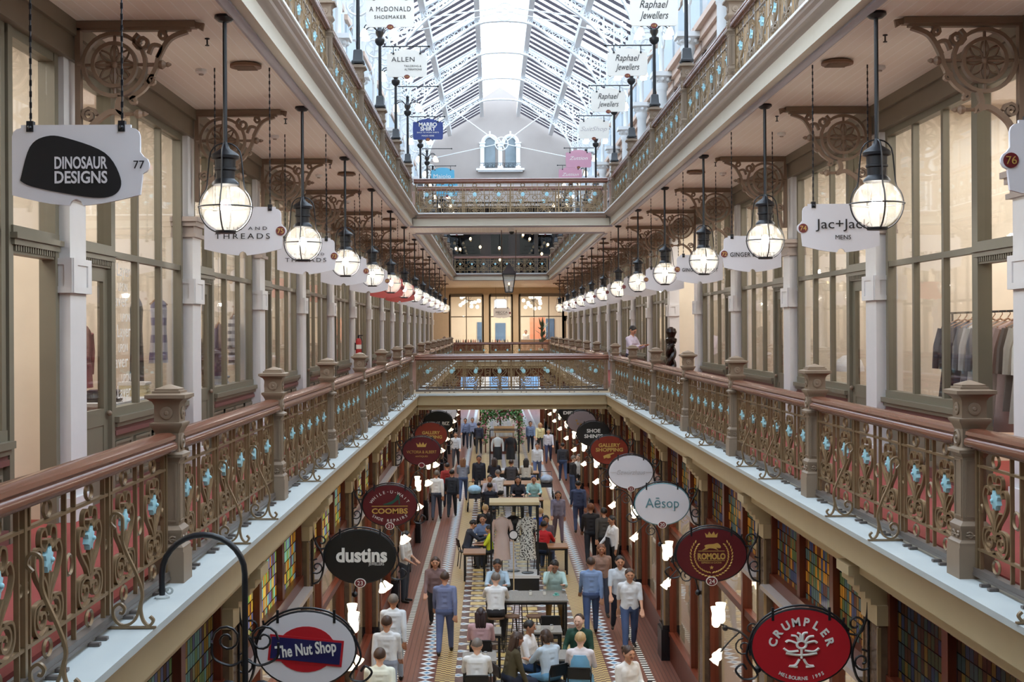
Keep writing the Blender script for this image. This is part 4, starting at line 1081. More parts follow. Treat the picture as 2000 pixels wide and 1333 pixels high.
strip(t, 'crown_emblem', [(-.1, .10), (-.13, .2), (-.07, .15), (-.04, .22), (0, .15), (.04, .22), (.07, .15), (.13, .2), (.1, .10)][::-1], gold)
t = oval(rust, iron, None, 5, -1); tag(t, 'dark rust oval sign with two gold words, on the left pillars', 'shop sign', OG)
letter('GALLERY', .12, gold, t, 0, .06, -.022, bold=.004, wid=.5); letter('SHOPPING', .12, gold, t, 0, -.06, -.022, bold=.004, wid=.62)
t = oval(blk, iron, None, 6, -1); tag(t, 'black oval sign with one white line, far left', 'shop sign', OG); letter("MEN'S BIZ", .15, inkw, t, 0, -.03, -.022, bold=.004, wid=.72)
t = oval(signw, iron, None, 7, -1); tag(t, 'white oval sign with grey script, farthest of the left ovals', 'shop sign', OG); letter('Rachael', .17, signg, t, 0, -.03, -.022, shear=.3, wid=.6)
# right
t = oval(redm, iron, None, 0, 1); tag(t, 'bright red oval sign with a white figure emblem, lowest at right', 'shop sign', OG)
arc_text('CRUMPLER', .275, .105, inkw, t, -.045, True, -.022, 2.5, .004); arc_text('MELBOURNE 1995', .42, .045, inkw, t, .13, False, -.022, .95, .001)
b = MB()
for x, z, r in ((0, .07, .045),): b.tube([(x + r * c, -.022, z + r * 1.0 * s_) for c, s_ in [(math.cos(a), math.sin(a)) for a in [2 * PI * i / 12 for i in range(12)]]], .014, 5, close=True, up=(0, 1, 0))
for p in ([(-.03, .12), (-.05, .17), (-.10, .18)], [(-.01, .12), (-.01, .19), (-.04, .21)], [(.01, .12), (.02, .20), (.06, .21)], [(.04, .11), (.07, .16), (.12, .17)], [(-.05, .09), (-.12, .12), (-.15, .10)], [(.05, .09), (.12, .11), (.15, .09)],
          [(-.03, .0), (-.12, -.01), (-.17, .03)], [(.03, .0), (.12, -.01), (.17, .03)], [(-.15, -.03), (-.05, -.05), (.05, -.05), (.15, -.03)], [(0, .02), (0, -.09)], [(-.02, -.10), (-.06, -.17), (-.12, -.18), (-.04, -.19)], [(.02, -.10), (.06, -.17), (.12, -.18), (.04, -.19)]):
    b.tube([(x, -.022, z) for x, z in smooth_path(p, 4)], .014, 5, up=(0, 1, 0))
b.xf(0, Matrix.Translation((0, 0, -.035)) @ Matrix.Diagonal((.95, 1, .78, 1))); b.build('figure_emblem', inkw, t)
t = oval(wine, iron, '24', 1, 1); tag(t, 'dark wine oval sign with gold laurel wreath and crown', 'shop sign', OG)
letter('ROMOLO', .105, gold, t, 0, -.02, -.022, bold=.005, wid=.36); letter('ESPRESSO & CUCINA', .035, gold, t, 0, -.10, -.022, wid=.26)
b = MB()
for s in (-1, 1):
    for i in range(15):
        a = -PI / 2 + .12 + i * .155; R = .245
        for d in (-.16, .16):
            cx_, cz_ = s * (R + d * .16) * math.cos(a), (R + d * .16) * math.sin(a) - .01; n = len(b.v); b.ball((0, 0, 0), .022, 6, 4, (.42, .25, 1)); b.xf(n, Matrix.Translation((cx_, -.018, cz_)) @ Matrix.Rotation(-s * a + (0 if s > 0 else 0) + s * d * 2.5, 4, 'Y'))
b.build('laurel_wreath', gold, t)
strip(t, 'crown_emblem', [(-.07, .225), (-.085, .285), (-.05, .255), (-.03, .30), (0, .26), (.03, .30), (.05, .255), (.085, .285), (.07, .225)][::-1], gold)
strip(t, 'animal_emblem', smooth_path([(-.12, .06), (-.08, .09), (-.09, .12), (-.04, .135), (.03, .14), (.08, .15), (.12, .11), (.11, .085), (.06, .09), (.09, .06), (.03, .08), (-.03, .085), (-.06, .07), (-.12, .06)], 3)[:-1], gold)
strip(t, 'gold_line', [(-.17, .045), (-.17, .051), (.17, .051), (.17, .045)], gold); strip(t, 'gold_line', [(-.17, -.078), (-.17, -.072), (.17, -.072), (.17, -.078)], gold)
strip(t, 'star_emblem', [((.028 if i % 2 == 0 else .012) * math.sin(i * PI / 5), -.165 + (.028 if i % 2 == 0 else .012) * math.cos(i * PI / 5)) for i in range(10)], gold)
t = oval(signw, tealink, '20', 2, 1); tag(t, 'white oval sign with teal rim and large pale name', 'shop sign', OG); letter('A\u0113sop', .23, tealink, t, 0, .0, -.022, wid=.56)
t = oval(signw, iron, '22', 3, 1); tag(t, 'white oval sign with thin grey script and a line through it', 'shop sign', OG); letter('Gew\u00fcrzhaus', .14, signg, t, 0, 0, -.022, shear=.35, wid=.58)
strip(t, 'grey_line', [(-.43, -.004), (-.43, .004), (-.30, .004), (-.30, -.004)], signg); strip(t, 'grey_line', [(.30, -.004), (.30, .004), (.43, .004), (.43, -.004)], signg)
t = oval(rust, iron, None, 4, 1); tag(t, 'rust red oval sign with gold words and pointing hand, on the right pillars', 'shop sign', OG)
letter('GALLERY', .12, gold, t, 0, .12, -.022, bold=.004, wid=.52); letter('SHOPPING', .12, gold, t, 0, .01, -.022, bold=.004, wid=.66)
strip(t, 'hand_emblem', [(-.13, -.21), (-.15, -.14), (-.05, -.10), (.10, -.06), (.12, -.08), (.02, -.12), (.03, -.18), (-.03, -.20), (-.08, -.18)][::-1], gold)
t = oval(blk, iron, None, 5, 1); tag(t, 'black oval sign with two white words, on the right pillars', 'shop sign', OG); letter('SHOE', .14, inkw, t, 0, .09, -.022, bold=.004, wid=.38); letter('SHINES', .14, inkw, t, 0, -.06, -.022, bold=.004, wid=.52)
t = oval(lil, iron, None, 6, 1); tag(t, 'greyish lilac oval sign with gold blossoms, right side', 'shop sign', OG); letter('Sweet', .11, signg, t, .04, .02, -.022, wid=.3)
for i, (x, z) in enumerate(((-.16, .04), (-.12, -.06), (-.02, -.08))): strip(t, 'blossom_emblem', [((.05 if j % 2 == 0 else .02) * math.cos(j * PI / 5) + x, z + (.05 if j % 2 == 0 else .02) * math.sin(j * PI / 5)) for j in range(10)][::-1], gold)
t = oval(blk, iron, None, 7, 1); tag(t, 'black oval sign with bold white capitals, farthest of the right ovals', 'shop sign', OG); letter('DIESEL', .15, inkw, t, 0, -.03, -.022, bold=.006, wid=.62)

# ---------------------------------------------------------------- tulip lamps on the ground floor pillars
def pillar_lamp():
    """pillar face at x=0, arm along +x"""
    t = empty('pillar_lamp'); up = (0, 1, 0)
    b = MB(); b.tube([(x, 0, z) for x, z in smooth_path([(0, 2.30), (.10, 2.62), (.25, 2.78), (.42, 2.84), (.53, 2.92)], 5)], .016, 6)
    b.tube([(.2 + x, 0, 2.58 + z) for x, z in spiral(0, 0, .12, .03, 1.5, -1.4, 16)], .012, 5); b.tube([(.10 + x, 0, 2.82 + z) for x, z in spiral(0, 0, .09, .02, 4.5, -1.4, 14)], .011, 5)
    b.ball((.44, 0, 2.83), .04, 8, 6); b.ball((.02, 0, 2.3), .05, 8, 6)
    b.tube([(x, 0, z) for x, z in smooth_path([(.25, 2.78), (.38, 2.66), (.50, 2.52)], 4)], .011, 5); b.tube([(.46, 0, 2.58), (.46, -.14, 2.52)], .011, 5)
    b.build('scroll_arm', iron, t)
    for (x, y, z) in ((.50, .03, 2.90), (.54, -.10, 2.82)):
        MB().lathe([(.03, 0), (.055, .03), (.058, .12), (.05, .17), (.07, .26), (.066, .26)], 12, (x, y, z), cap=False).lathe([(.03, .02), (.035, .2)], 8, (x, y, z)).build('tulip_shade', opal, t)
    for (x, y, dx, dy) in ((.50, .02, .8, .2), (.47, -.15, .3, -.8)):
        b = MB(); b.lathe([(.015, 0), (.03, .03), (.045, .10), (.07, .16), (.065, .16)], 10); b.ball((0, 0, .12), .05, 8, 6); b.xf(0, Matrix.Translation((x, y, 2.52)) @ Vector((dx, dy, -1)).to_track_quat('Z', 'Y').to_matrix().to_4x4()); b.build('bulb_shade', opal, t)
    return t
PLAMP = Proto(pillar_lamp())
for sx, sd in SIDES:
    for k in range(0, 15):
        t = PLAMP.put((sx * (GRX - .025), GPIL0 + PITCH * k, 0), 0 if sx < 0 else PI); tag(t, 'wrought iron pillar lamp with glowing tulip shades, %s side, %s from the camera' % (sd, ORD[k]), 'wall lamp', 'tulip lamps on the pillars')
# arched black pipe on the left ledge
t = empty('arched_pipe', (-2.2, 8.5, G1)); tag(t, 'black arched pipe with scrolls rising from the pale left ledge', 'pipe')
x0 = -.55
MB().tube([(x0, 0, .0), (x0, 0, .16)] + [(x0 + .275 - .275 * math.cos(a), 0, .16 + .26 * math.sin(a)) for a in [PI * i / 14 for i in range(1, 14)]] + [(0, 0, .16), (0, 0, -1.35)], .02, 10).build('pipe', iron, t)
b = MB()
for s in (-1, 1):
    b.tube([(s * (.12 + x * 1), 0, -.28 + z) for x, z in spiral(0, 0, .10, .02, 0, 1.5, 18)], .009, 5); b.tube([(s * (.12 + x), 0, -.62 + z) for x, z in spiral(0, 0, .11, .02, 0, -1.5, 18)], .009, 5)
    b.tube([(s * x, 0, z) for x, z in smooth_path([(.22, -.30), (.21, -.40), (.10, -.45), (.02, -.42)], 4)], .009, 5)
b.build('scrollwork', iron, t)
MB().tube([(0, 0, -1.35), (-.70, 0, -1.38)], .02, 8).build('wall_arm', iron, t)
MB().lathe([(.05, 0), (.05, .012), (.03, .02)], 12, (x0, 0, 0)).ring((x0 + .05, 0, .05), .02, .008, 'Y').build('foot_plate', ledgem, t)
# ---------------------------------------------------------------- far ends
endw = mat('end_wall_beige', (206, 182, 152), .6, vary=.05)
XE = lambda x: CX + (x - 961) * YB / FPX
zE = lambda y: EYE + (645 - y) * YB / FPX
cols = [(876, 880), (943, 957), (1000, 1015), (1098, 1103), (1128, 1150)]
b = MB()
b.box(-9, 9, YB, YB + .2, zE(576), C1)
for a, c in ((700, 879), (943, 957), (1000, 1015), (1129, 1300)): b.box(XE(a), XE(c), YB - .05, YB + .2, G1, zE(576))
struct(b.build('wall_far', endw), 'beige piers and lintel of the bright shop at the far end of the lower gallery', 'wall')
n = 300
for a, c, ml in ((879, 943, (911,)), (957, 1000, ()), (1015, 1100, (1043, 1072)), (1100, 1129, ())):
    wdw = empty('window_%d' % n if a != 1100 else 'door_300', (0, YB, 0)); n += 1
    b = MB(); x0, x1 = XE(a), XE(c)
    for x in (a, c): b.box(XE(x) - .07, XE(x) + .07, -.05, .05, G1, zE(576))
    b.box(x0, x1, -.05, .05, zE(580), zE(574)); b.box(x0, x1, -.04, .04, zE(620), zE(618)); b.box(x0, x1, -.06, .06, G1, G1 + .35)
    for x in ml: b.box(XE(x) - .03, XE(x) + .03, -.04, .04, G1, zE(576))
    if a == 1100: b.box(x0, x1, -.04, .04, zE(628), zE(618)); b.box(x0, x0 + .2, -.04, .04, G1, zE(620)); b.box(x1 - .2, x1, -.04, .04, G1, zE(620))
    b.build('frame', olive_d, wdw); MB().box(x0, x1, -.01, 0, G1, zE(578)).build('pane', pane, wdw)
    struct(wdw, 'brown framed front of the bright shop at the far end, part %s' % ORD[n - 301], 'window' if a != 1100 else 'door')
struct(MB().box(-9, 9, YB + 9, YB + 9.2, G1, C1).build('wall_shop_rear', mat('bright_shop_wall', (240, 232, 212), .7, vary=.03)), 'bright cream back wall of the shop at the far end', 'wall')
for i, x in enumerate((-2.6, 0, 2.4)): area('far_shop_light', (x, YB + 4, C1 - .1), 2.2, 5, 190, (1, .95, .84))
for x in (-4.5, -1.5, 1.5, 4.5): area('landing_downlight', (x, YB - 3.5, C1 - .42 if abs(x) < 3 else C1 - .06), .5, 3.0, 90, (1, .93, .82))
# blue doorway pictures at the back of that shop
for i, (x0, x1, y0, y1) in enumerate(((968, 990, 630, 668), (929, 943, 628, 672), (1077, 1095, 621, 665))):
    t = MB().box(XE(x0), XE(x1), YB + 8.9, YB + 8.99, zE(y1), zE(y0)).build('blue_display', mat('blue_panel', (96, 130, 170), .5, vary=.5, scale=1.2)); tag(t, 'blue display panel at the back of the far bright shop, %s' % ('middle', 'behind the near window', 'beside the plant')[i], 'display', 'display panels of the far shop')
t = MB().box(XE(1040), XE(1072), YB + 6, YB + 6.3, G1 + .03, zE(619)).build('partition', mat('salmon_panel', (222, 150, 120), .6, vary=.1)); tag(t, 'salmon pink partition behind the large leafy plant', 'partition')
def chandelier(x, y, nm, seed):
    r = random.Random(seed); t = empty('chandelier', (XE(x), YB + 2.2, C1))
    MB().tube([(0, 0, 0), (0, 0, -1.3)], .015, 5).build('rod', iron, t)
    for i in range(14):
        a = i * 2.4; rr = .35 + .5 * r.random(); z = -.35 - 1.05 * r.random()
        p = (rr * math.cos(a), rr * math.sin(a), z)
        MB().tube([(0, 0, -.8), (p[0] * .6, p[1] * .6, -.8 + (z + .8) * .4), p], .012, 4).build('arm', iron, t); MB().ball(p, .13, 10, 8).build('glass_globe', glow('chandelier_globe', (255, 246, 226), 2.2), t)
    tag(t, 'cluster of white glass globes in the far shop, %s' % nm, 'chandelier', 'globe chandeliers')
chandelier(914, 590, 'behind the window left of the door', 3); chandelier(1043, 590, 'behind the window right of the door', 8)
t = hang_sign(signg, 1, [('MECCA', .16, 0, .03, ink, dict(wid=.6)), ('COSMETICA', .06, 0, -.08, ink, dict(wid=.5))], ''); t.location = (XE(980), YB - .4, zE(612)); t.scale = (1.35, 1, 1.35); tag(t, 'grey hanging sign with dark capitals over the far shop door', 'shop sign')
t = empty('lightbox_sign', (XE(978), YB + 1.5, zE(594))); MB().prism([(-.42, -.35), (.42, -.35), (.42, .25), (.3, .35), (-.3, .35), (-.42, .25)][::-1], -.05, .05).build('panel', glow('white_lightbox', (250, 250, 250), 1.1), t); MB().box(-.45, .45, .05, .08, -.38, .38).build('back', offwhite, t); MB().box(-.3, -.28, .06, .08, .35, C1 - zE(594)).box(.28, .3, .06, .08, .35, C1 - zE(594)).build('hanger', iron, t); tag(t, 'white lit panel hanging inside the far shop above its door', 'sign')
# leafy plant
leafm = mat('dark_leaf', (66, 84, 56), .5, vary=.3); potm = mat('pale_pot', (206, 196, 184), .6)
t = empty('potted_plant', (XE(1060), YB + .9, G1)); tag(t, 'large dark leafy plant in the far shop window', 'plant')
MB().lathe([(.22, 0), (.28, .5), (.25, .5), (.24, .45)], 14).build('pot', potm, t); b = MB(); rr = random.Random(5)
for i in range(26):
    a = rr.random() * 6.28; el = .35 + rr.random() * 1.1; l = .5 + .5 * rr.random(); h0 = .7 + rr.random() * 1.2
    d = Vector((math.cos(a) * math.cos(el), math.sin(a) * math.cos(el), math.sin(el))); s = d.cross(Vector((0, 0, 1))).normalized(); p0 = Vector((0, 0, h0))
    b.add([p0, p0 + d * l * .4 + s * .12, p0 + d * l, p0 + d * l * .4 - s * .12, p0 + d * l * .45 + Vector((0, 0, .03))], [(0, 1, 4), (1, 2, 4), (2, 3, 4), (3, 0, 4)])
b.build('foliage', leafm, t); MB().tube([(0, 0, .45), (.02, 0, 1.9)], .03, 6).build('stem', timber, t)
# counters, bottles
t = empty('shop_counter', (XE(1035), YB + 3, G1)); MB().box(-1.0, 1.6, -.3, .3, .03, 1.05).build('body', mat('counter_pink', (214, 180, 160), .5), t); MB().box(-1.05, 1.65, -.35, .35, 1.05, 1.1).build('top', offwhite, t); tag(t, 'pale counter in the far shop behind the plant', 'counter')
t = empty('shop_counter', (XE(975), YB + .9, G1)); MB().box(-3.2, .8, -.3, .3, .03, .85).build('body', timber, t); MB().box(-3.25, .85, -.35, .35, .85, .9).build('top', timber, t); tag(t, 'dark display counter full of bottles behind the far shop windows', 'counter')
bt = MB(); bt.lathe([(.05, 0), (.05, .14), (.02, .18), (.02, .24)], 8)
for i in range(22):
    me = None
    if i == 0: BOT = [bt.mesh('bottle', mat('bottle_white', (226, 220, 208), .3, vary=0)), bt.mesh('bottle', mat('bottle_black', (40, 34, 34), .3, vary=0)), bt.mesh('bottle', mat('bottle_pink', (206, 140, 130), .3, vary=0))]
    q = link('bottle', BOT[RN.randrange(3)], None, (XE(975) - 3.0 + i * .17 + RN.uniform(-.03, .03), YB + .75 + RN.uniform(0, .25), G1 + .9)); tag(q, 'small cosmetic bottle on the counter of the far shop', 'bottle', 'bottles on the far shop counter')
# stairs at far left
t = empty('staircase', (-6.3, YB - 2.2, G1)); tag(t, 'pale green stair rising behind the far left end of the gallery', 'staircase')
b = MB(); b.prism([(-2, 2.6), (2.6, .55), (2.6, .03), (-2, 1.4)][::-1], -.05, .05); b.build('stringer', mat('pale_green', (176, 190, 168), .6), t)
b = MB(); [b.box(2.3 - i * .3, 2.6 - i * .3, .05, 1.2, .03, .2 + i * .17) for i in range(12)]; b.build('steps', timber, t)
# dark restaurant on the far upper landing
YR = GY + 1.6
XR = lambda x: CX + (x - 961) * YR / FPX
zR = lambda y: EYE + (645 - y) * YR / FPX
dk = mat('dark_brown_frame', (52, 42, 36), .5, vary=.15)
b = MB(); b.box(-9, 9, YR, YR + .2, zR(440), gz0 + 4.6)
for a, c in ((600, 866), (943, 956), (998, 1012), (1084, 1300)): b.box(XR(a), XR(c), YR - .1, YR + .2, G2, zR(440))
struct(b.build('wall_restaurant', dk), 'dark front wall of the far upper landing', 'wall')
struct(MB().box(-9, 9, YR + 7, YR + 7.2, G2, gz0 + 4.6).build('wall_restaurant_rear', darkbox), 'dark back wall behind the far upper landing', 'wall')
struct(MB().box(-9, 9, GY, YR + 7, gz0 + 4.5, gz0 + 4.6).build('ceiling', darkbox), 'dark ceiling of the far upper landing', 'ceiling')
drk = glass('dark_window', (84, 86, 92), .05)
for i, (a, c) in enumerate(((866, 943), (956, 998), (1012, 1048), (1048, 1084))):
    wdw = empty('window_%d' % (400 + i), (0, YR, 0)); struct(wdw, 'dark reflecting window of the far upper landing, %s from the left' % ORD[i], 'window')
    b = MB(); b.box(XR(a), XR(a) + .12, -.06, .06, G2, zR(440)); b.box(XR(c) - .12, XR(c), -.06, .06, G2, zR(440)); b.box(XR(a), XR(c), -.05, .05, zR(500), zR(497)); b.build('frame', dk, wdw)
    MB().box(XR(a), XR(c), -.02, -.01, G2, zR(440)).build('pane', drk, wdw)
for i, (x, y) in enumerate(((913, 454), (920, 468), (939, 484), (900, 488), (976, 486), (977, 509), (1022, 461), (1035, 469), (1041, 455), (1058, 498), (892, 487), (1070, 480))):  # added bulbs before the panes stand for reflections in the dark glass
    t = empty('pendant_bulb', (XR(x), YR - .7, gz0 + 4.5)); L = t.location.z - zR(y); MB().tube([(0, 0, 0), (0, 0, -L)], .008, 4).build('cord', iron, t); MB().ball((0, 0, -L), .07, 8, 6, (1, 1, 1.3)).build('bulb', glow('reflection_glow', (255, 224, 170), 5), t); tag(t, 'small glowing bulb standing for a reflection in the dark far upper windows, %s' % ORD[i], 'pendant light', 'window reflection bulbs')
for i, x in enumerate((893, 1066)):
    t = upper_sign(warmw, [], ''); t.location = (CX + (x - 961) * 77.9 / FPX, 77.9, EYE + (645 - 450) * 77.9 / FPX); tag(t, 'white sign hanging before the dark far upper room, %s of two' % ('left', 'right')[i], 'shop sign', 'signs before the dark room')
    MB().box(-.01, .01, -.01, .01, .3, gz0 + 4.5 - t.location.z).build('hanger', iron, t)
# gas lantern hung under the bridge, and the camera dome beside it
t = empty('gas_lantern', (-.05, 37.2, EYE)); tag(t, 'grey four-sided gas lantern on two chains under the bridge', 'lantern')
b = MB(); b.sqs([(.20, 1.62), (.21, 1.65), (.10, 1.78), (.08, 1.84), (.05, 1.90), (.02, 1.94)]); b.build('roof', mat('lantern_grey', (84, 84, 92), .4, .3), t)
b = MB()
for x, y in ((-1, -1), (1, -1), (1, 1), (-1, 1)): b.tube([(x * .105, y * .105, 1.10), (x * .185, y * .185, 1.62)], .014, 4)
b.box(-.11, .11, -.11, .11, 1.08, 1.11); b.box(-.19, .19, -.19, .19, 1.60, 1.63); b.build('frame', iron, t)
b = MB(); b.sqs([(.10, 1.11), (.18, 1.60)]); b.build('glass', glass('lantern_glass', (236, 240, 244), .06, .12), t)
MB().lathe([(.02, 1.11), (.02, 1.28), (.012, 1.30)], 8).build('burner', iron, t); MB().ball((0, 0, 1.34), .022, 8, 6, (1, 1, 1.8)).build('flame', glow('gas_flame', (255, 214, 150), 8), t)
for s in (-1, 1): MB().tube([(s * .19, 0, 1.66), (s * .215, 0, 2.90)], .012, 5).build('chain', mat('brown_chain', (86, 64, 50), .6), t)
t = empty('security_camera', (.02, 36.2, C1)); MB().lathe([(.10, .0), (.10, -.10), (.08, -.12)], 14).build('housing', offwhite, t); MB().ball((0, 0, -.13), .075, 12, 8).build('dome', iron, t); tag(t, 'white dome camera under the first upper bridge', 'camera')
# ---------------------------------------------------------------- things on the lower gallery walkways
redx = mat('extinguisher_red', (170, 34, 36), .35, vary=.04)
P = px(703, 680, 30.0); t = empty('fire_extinguisher', (-4.29, 35.85, F1 + .95)); tag(t, 'red fire extinguisher hung on a left gallery pilaster', 'fire extinguisher')
MB().lathe([(.0, 0), (.08, .0), (.085, .02), (.085, .50), (.06, .56), (.03, .58)], 14).build('cylinder', redx, t); MB().box(-.10, -.04, -.05, .05, .25, .45).build('wall_clip', iron, t); MB().lathe([(.086, .28), (.086, .40)], 14, cap=False).build('paper_label', warmw, t)
MB().lathe([(.03, .58), (.03, .64)], 8).box(-.02, .12, -.015, .015, .64, .67).build('valve', iron, t); MB().tube([(.05, 0, .62), (.10, 0, .50), (.10, 0, .15)], .012, 5).build('hose', iron, t)
# barley twist post at the stair passage
t = empty('twisted_post', (3.55, 29.3, F1)); tag(t, 'dark carved barley twist post beside the right gallery stair passage', 'post')
b = MB(); dkw = mat('ebony_wood', (38, 24, 20), .25, vary=.2)
for o_ in (0, PI): b.tube([(.06 * math.cos(o_ + i * .55), .06 * math.sin(o_ + i * .55), .35 + i * .05) for i in range(22)], .065, 7)
b.build('twist', dkw, t); MB().sqs([(.14, 0), (.14, .3), (.10, .35)]).build('base', dkw, t); MB().lathe([(.1, 1.4), (.13, 1.46), (.13, 1.52), (.08, 1.55), (.10, 1.60), (.13, 1.67), (.10, 1.75), (.03, 1.79)], 12).build('finial', dkw, t)
for i, s in enumerate((-1, 1)): pass
# stair seen in the passage
t = empty('staircase', (6.6, 33.4, F1)); tag(t, 'dark timber stair in the passage off the right gallery', 'staircase')
b = MB(); [b.box(-1.6 + i * .28, -1.3 + i * .28, -1.2, 1.2, 0, .17 * (i + 1)) for i in range(10)]; b.build('steps', timber, t); b = MB(); b.prism([(-1.7, .9), (1.2, 2.7), (1.2, 2.85), (-1.7, 1.05)][::-1], -1.25, -1.18); b.build('handrail', dkw, t)
# ---------------------------------------------------------------- people
def capsule(b, p0, r0, p1, r1, n=10):
    p0, p1 = Vector(p0), Vector(p1); d = p1 - p0; L = d.length
    q = d.to_track_quat('Z', 'Y').to_matrix().to_4x4() if L > 1e-6 else Matrix()
    k = len(b.v); pr = [(r0 * math.sin(PI * i / 8) + 1e-4, -r0 * math.cos(PI * i / 8)) for i in range(5)] + [(r1 * math.cos(PI * i / 8) + 1e-4, L + r1 * math.sin(PI * i / 8)) for i in range(5)]
    b.lathe(pr, n); b.xf(k, Matrix.Translation(p0) @ q)
SKINS = [(214, 168, 142), (196, 146, 118), (166, 116, 88), (226, 186, 164), (120, 82, 62)]
def skinmat(i): return mat('skin_%d' % i, SKINS[i], .55, vary=.05, scale=20)
def cloth(c): return mat('cloth_%d_%d_%d' % c, c, .8, vary=.10, scale=14, bump=.15)
def hairmat(c): return mat('hair_%d_%d_%d' % c, c, .5, vary=.35, scale=40, stretch=(1, 1, .15))
BLKH, BRNH, BLNH, GRYH = (26, 20, 20), (62, 42, 32), (186, 156, 112), (112, 104, 98)
LEG = {'stand': ((.04, .06), (-.02, .04)), 'walk': ((.42, .16), (-.30, .30)), 'walk2': ((-.28, .42), (.40, .12)), 'sit': ((1.42, 1.42), (1.36, 1.46)), 'stool': ((1.15, 1.25), (1.0, 1.2))}
def person(pose='stand', skin=0, top=(220, 220, 220), bottom=(40, 44, 60), shoe=(40, 34, 30), hair='short', hairc=BRNH, sleeve='long', lean=.03, headpitch=.1, headyaw=0, armL=None, armR=None, h=1.0, seat=.46, skirt=None, slim=1.0, apron=None):
    """faces -Y; one continuous body mesh whose origin is on the floor under the hips"""
    J = []                                     # (p0, r0, p1, r1, tag)
    sit = pose in ('sit', 'stool')
    hz = (seat + .09) if sit else .93
    def TR(x, y, z):
        y2 = y * math.cos(lean) - z * math.sin(lean); z2 = y * math.sin(lean) + z * math.cos(lean)
        return Vector((x, y2, hz + z2))
    S = slim; g = .012
    J.append((TR(-.085 * S, .01, 0), .115 * S, TR(.085 * S, .01, 0), .115 * S, 2))
    J.append((TR(-.055 * S, 0, .10), .115 * S, TR(.055 * S, 0, .10), .115 * S, 1)); J.append((TR(-.06 * S, -.005, .20), .115 * S, TR(.06 * S, -.005, .20), .115 * S, 1))
    J.append((TR(-.085 * S, -.01, .33), .115 * S, TR(.085 * S, -.01, .33), .115 * S, 1)); J.append((TR(-.10 * S, .01, .41), .095 * S, TR(.10 * S, .01, .41), .095 * S, 1))
    for s in (-1, 1): J.append((TR(s * .075 * S, .0, .03), .115 * S, TR(s * .065 * S, -.003, .15), .112 * S, 1)); J.append((TR(s * .065 * S, -.003, .15), .114 * S, TR(s * .09 * S, -.008, .38), .112 * S, 1))
    J.append((TR(-.165 * S, .01, .455), .065, TR(.165 * S, .01, .455), .065, 1)); J.append((TR(-.06, .005, .49), .06, TR(.06, .005, .49), .06, 1))
    J.append((TR(0, .005, .48), .058, TR(0, -.015, .59), .052, 0))
    hc = TR(0, -.025, .675)
    HR = Matrix.Rotation(headyaw, 3, 'Z') @ Matrix.Rotation(headpitch + lean * .4, 3, 'X')
    def H(x, y, z): return hc + HR @ Vector((x, y, z))
    J.append((H(0, .018, .03), .092, H(0, -.012, .03), .086, 0)); J.append((H(-.018, -.035, -.055), .052, H(.018, -.035, -.055), .052, 0)); J.append((H(-.03, -.03, -.01), .066, H(.03, -.03, -.01), .066, 0))
    J.append((H(0, -.10, .012), .011, H(0, -.118, -.022), .016, 0)); J.append((H(0, -.075, -.085), .022, H(0, -.07, -.088), .02, 0))
    for s in (-1, 1): J.append((H(s * .090, .012, .018), .018, H(s * .088, .014, -.015), .014, 0)); J.append((H(s * .045, -.088, .035), .011, H(s * .012, -.094, .035), .011, 0))
    for s, (a, bd) in zip((-1, 1), LEG[pose]):
        ab = .10 if sit else .03
        hp = Vector((s * .095 * S, 0, hz - .02)); d = Vector((s * math.sin(ab), -math.sin(a) * math.cos(ab), -math.cos(a) * math.cos(ab))); kn = hp + d * .43
        a2 = a - bd; d2 = Vector((s * .02, -math.sin(a2), -math.cos(a2))); an = kn + d2 * .41
        J.append((hp, .088 * S + g, kn, .060 * S + g, 2)); J.append((kn, .058 * S + g, an + d2 * -.03, .042 + g, 2))
        J.append((an, .040, an + Vector((0, .02, -.03)), .042, 3)); J.append((an + Vector((0, .02, -.05)), .036, an + Vector((s * .02, -.15, -.06)), .030, 3))
    AR = {-1: armR or (.05, .12, .15, 0), 1: armL or (-.02, .12, .15, 0)}
    for s in (-1, 1):
        a, ab, el, inw = AR[s]; sh = TR(s * .185 * S, .01, .45); a += lean
        d = Vector((s * math.sin(ab), -math.sin(a) * math.cos(ab), -math.cos(a) * math.cos(ab))); eb = sh + d * .285
        a2 = a + el; d2 = Vector((-s * math.sin(inw) + s * .3 * math.sin(ab), -math.sin(a2) * math.cos(inw), -math.cos(a2) * math.cos(inw))).normalized(); wr = eb + d2 * .245
        J.append((sh, .058 + g * .6, eb, .044 + g * .6, 1))
        if sleeve == 'long': J.append((eb, .042 + g * .6, wr - d2 * .02, .031 + g * .6, 1)); J.append((wr - d2 * .03, .027, wr, .025, 0))
        elif sleeve == 'half': J.append((eb - d * .10, .042, eb, .040, 0)); J.append((eb, .039, wr, .025, 0))
        else: J.append((sh + d * .06, .05, eb, .041, 0)); J.append((eb, .039, wr, .025, 0))
        side = d2.cross(Vector((0, 0, 1)) if abs(d2.z) < .9 else Vector((0, -1, 0))).normalized(); nrm = side.cross(d2).normalized()
        J.append((wr + side * .018, .022, wr + d2 * .075 + side * .026, .019, 0)); J.append((wr - side * .018, .022, wr + d2 * .075 - side * .026, .019, 0))
        for i, ln in enumerate((.070, .080, .076, .060)):
            f0 = wr + d2 * .085 + side * (.036 - .024 * i); f1 = f0 + d2 * ln * .55 + nrm * .006; f2 = f1 + d2 * ln * .40 - nrm * .022 * (1 if nrm.z > 0 else -1)
            J.append((f0, .0105, f1, .0100, 0)); J.append((f1, .0100, f2, .0088, 0))
        t0 = wr + d2 * .03 + side * .03 * s; J.append((t0, .013, t0 + d2 * .035 + side * .026 * s, .011, 0)); J.append((t0 + d2 * .035 + side * .026 * s, .011, t0 + d2 * .068 + side * .034 * s, .0095, 0))
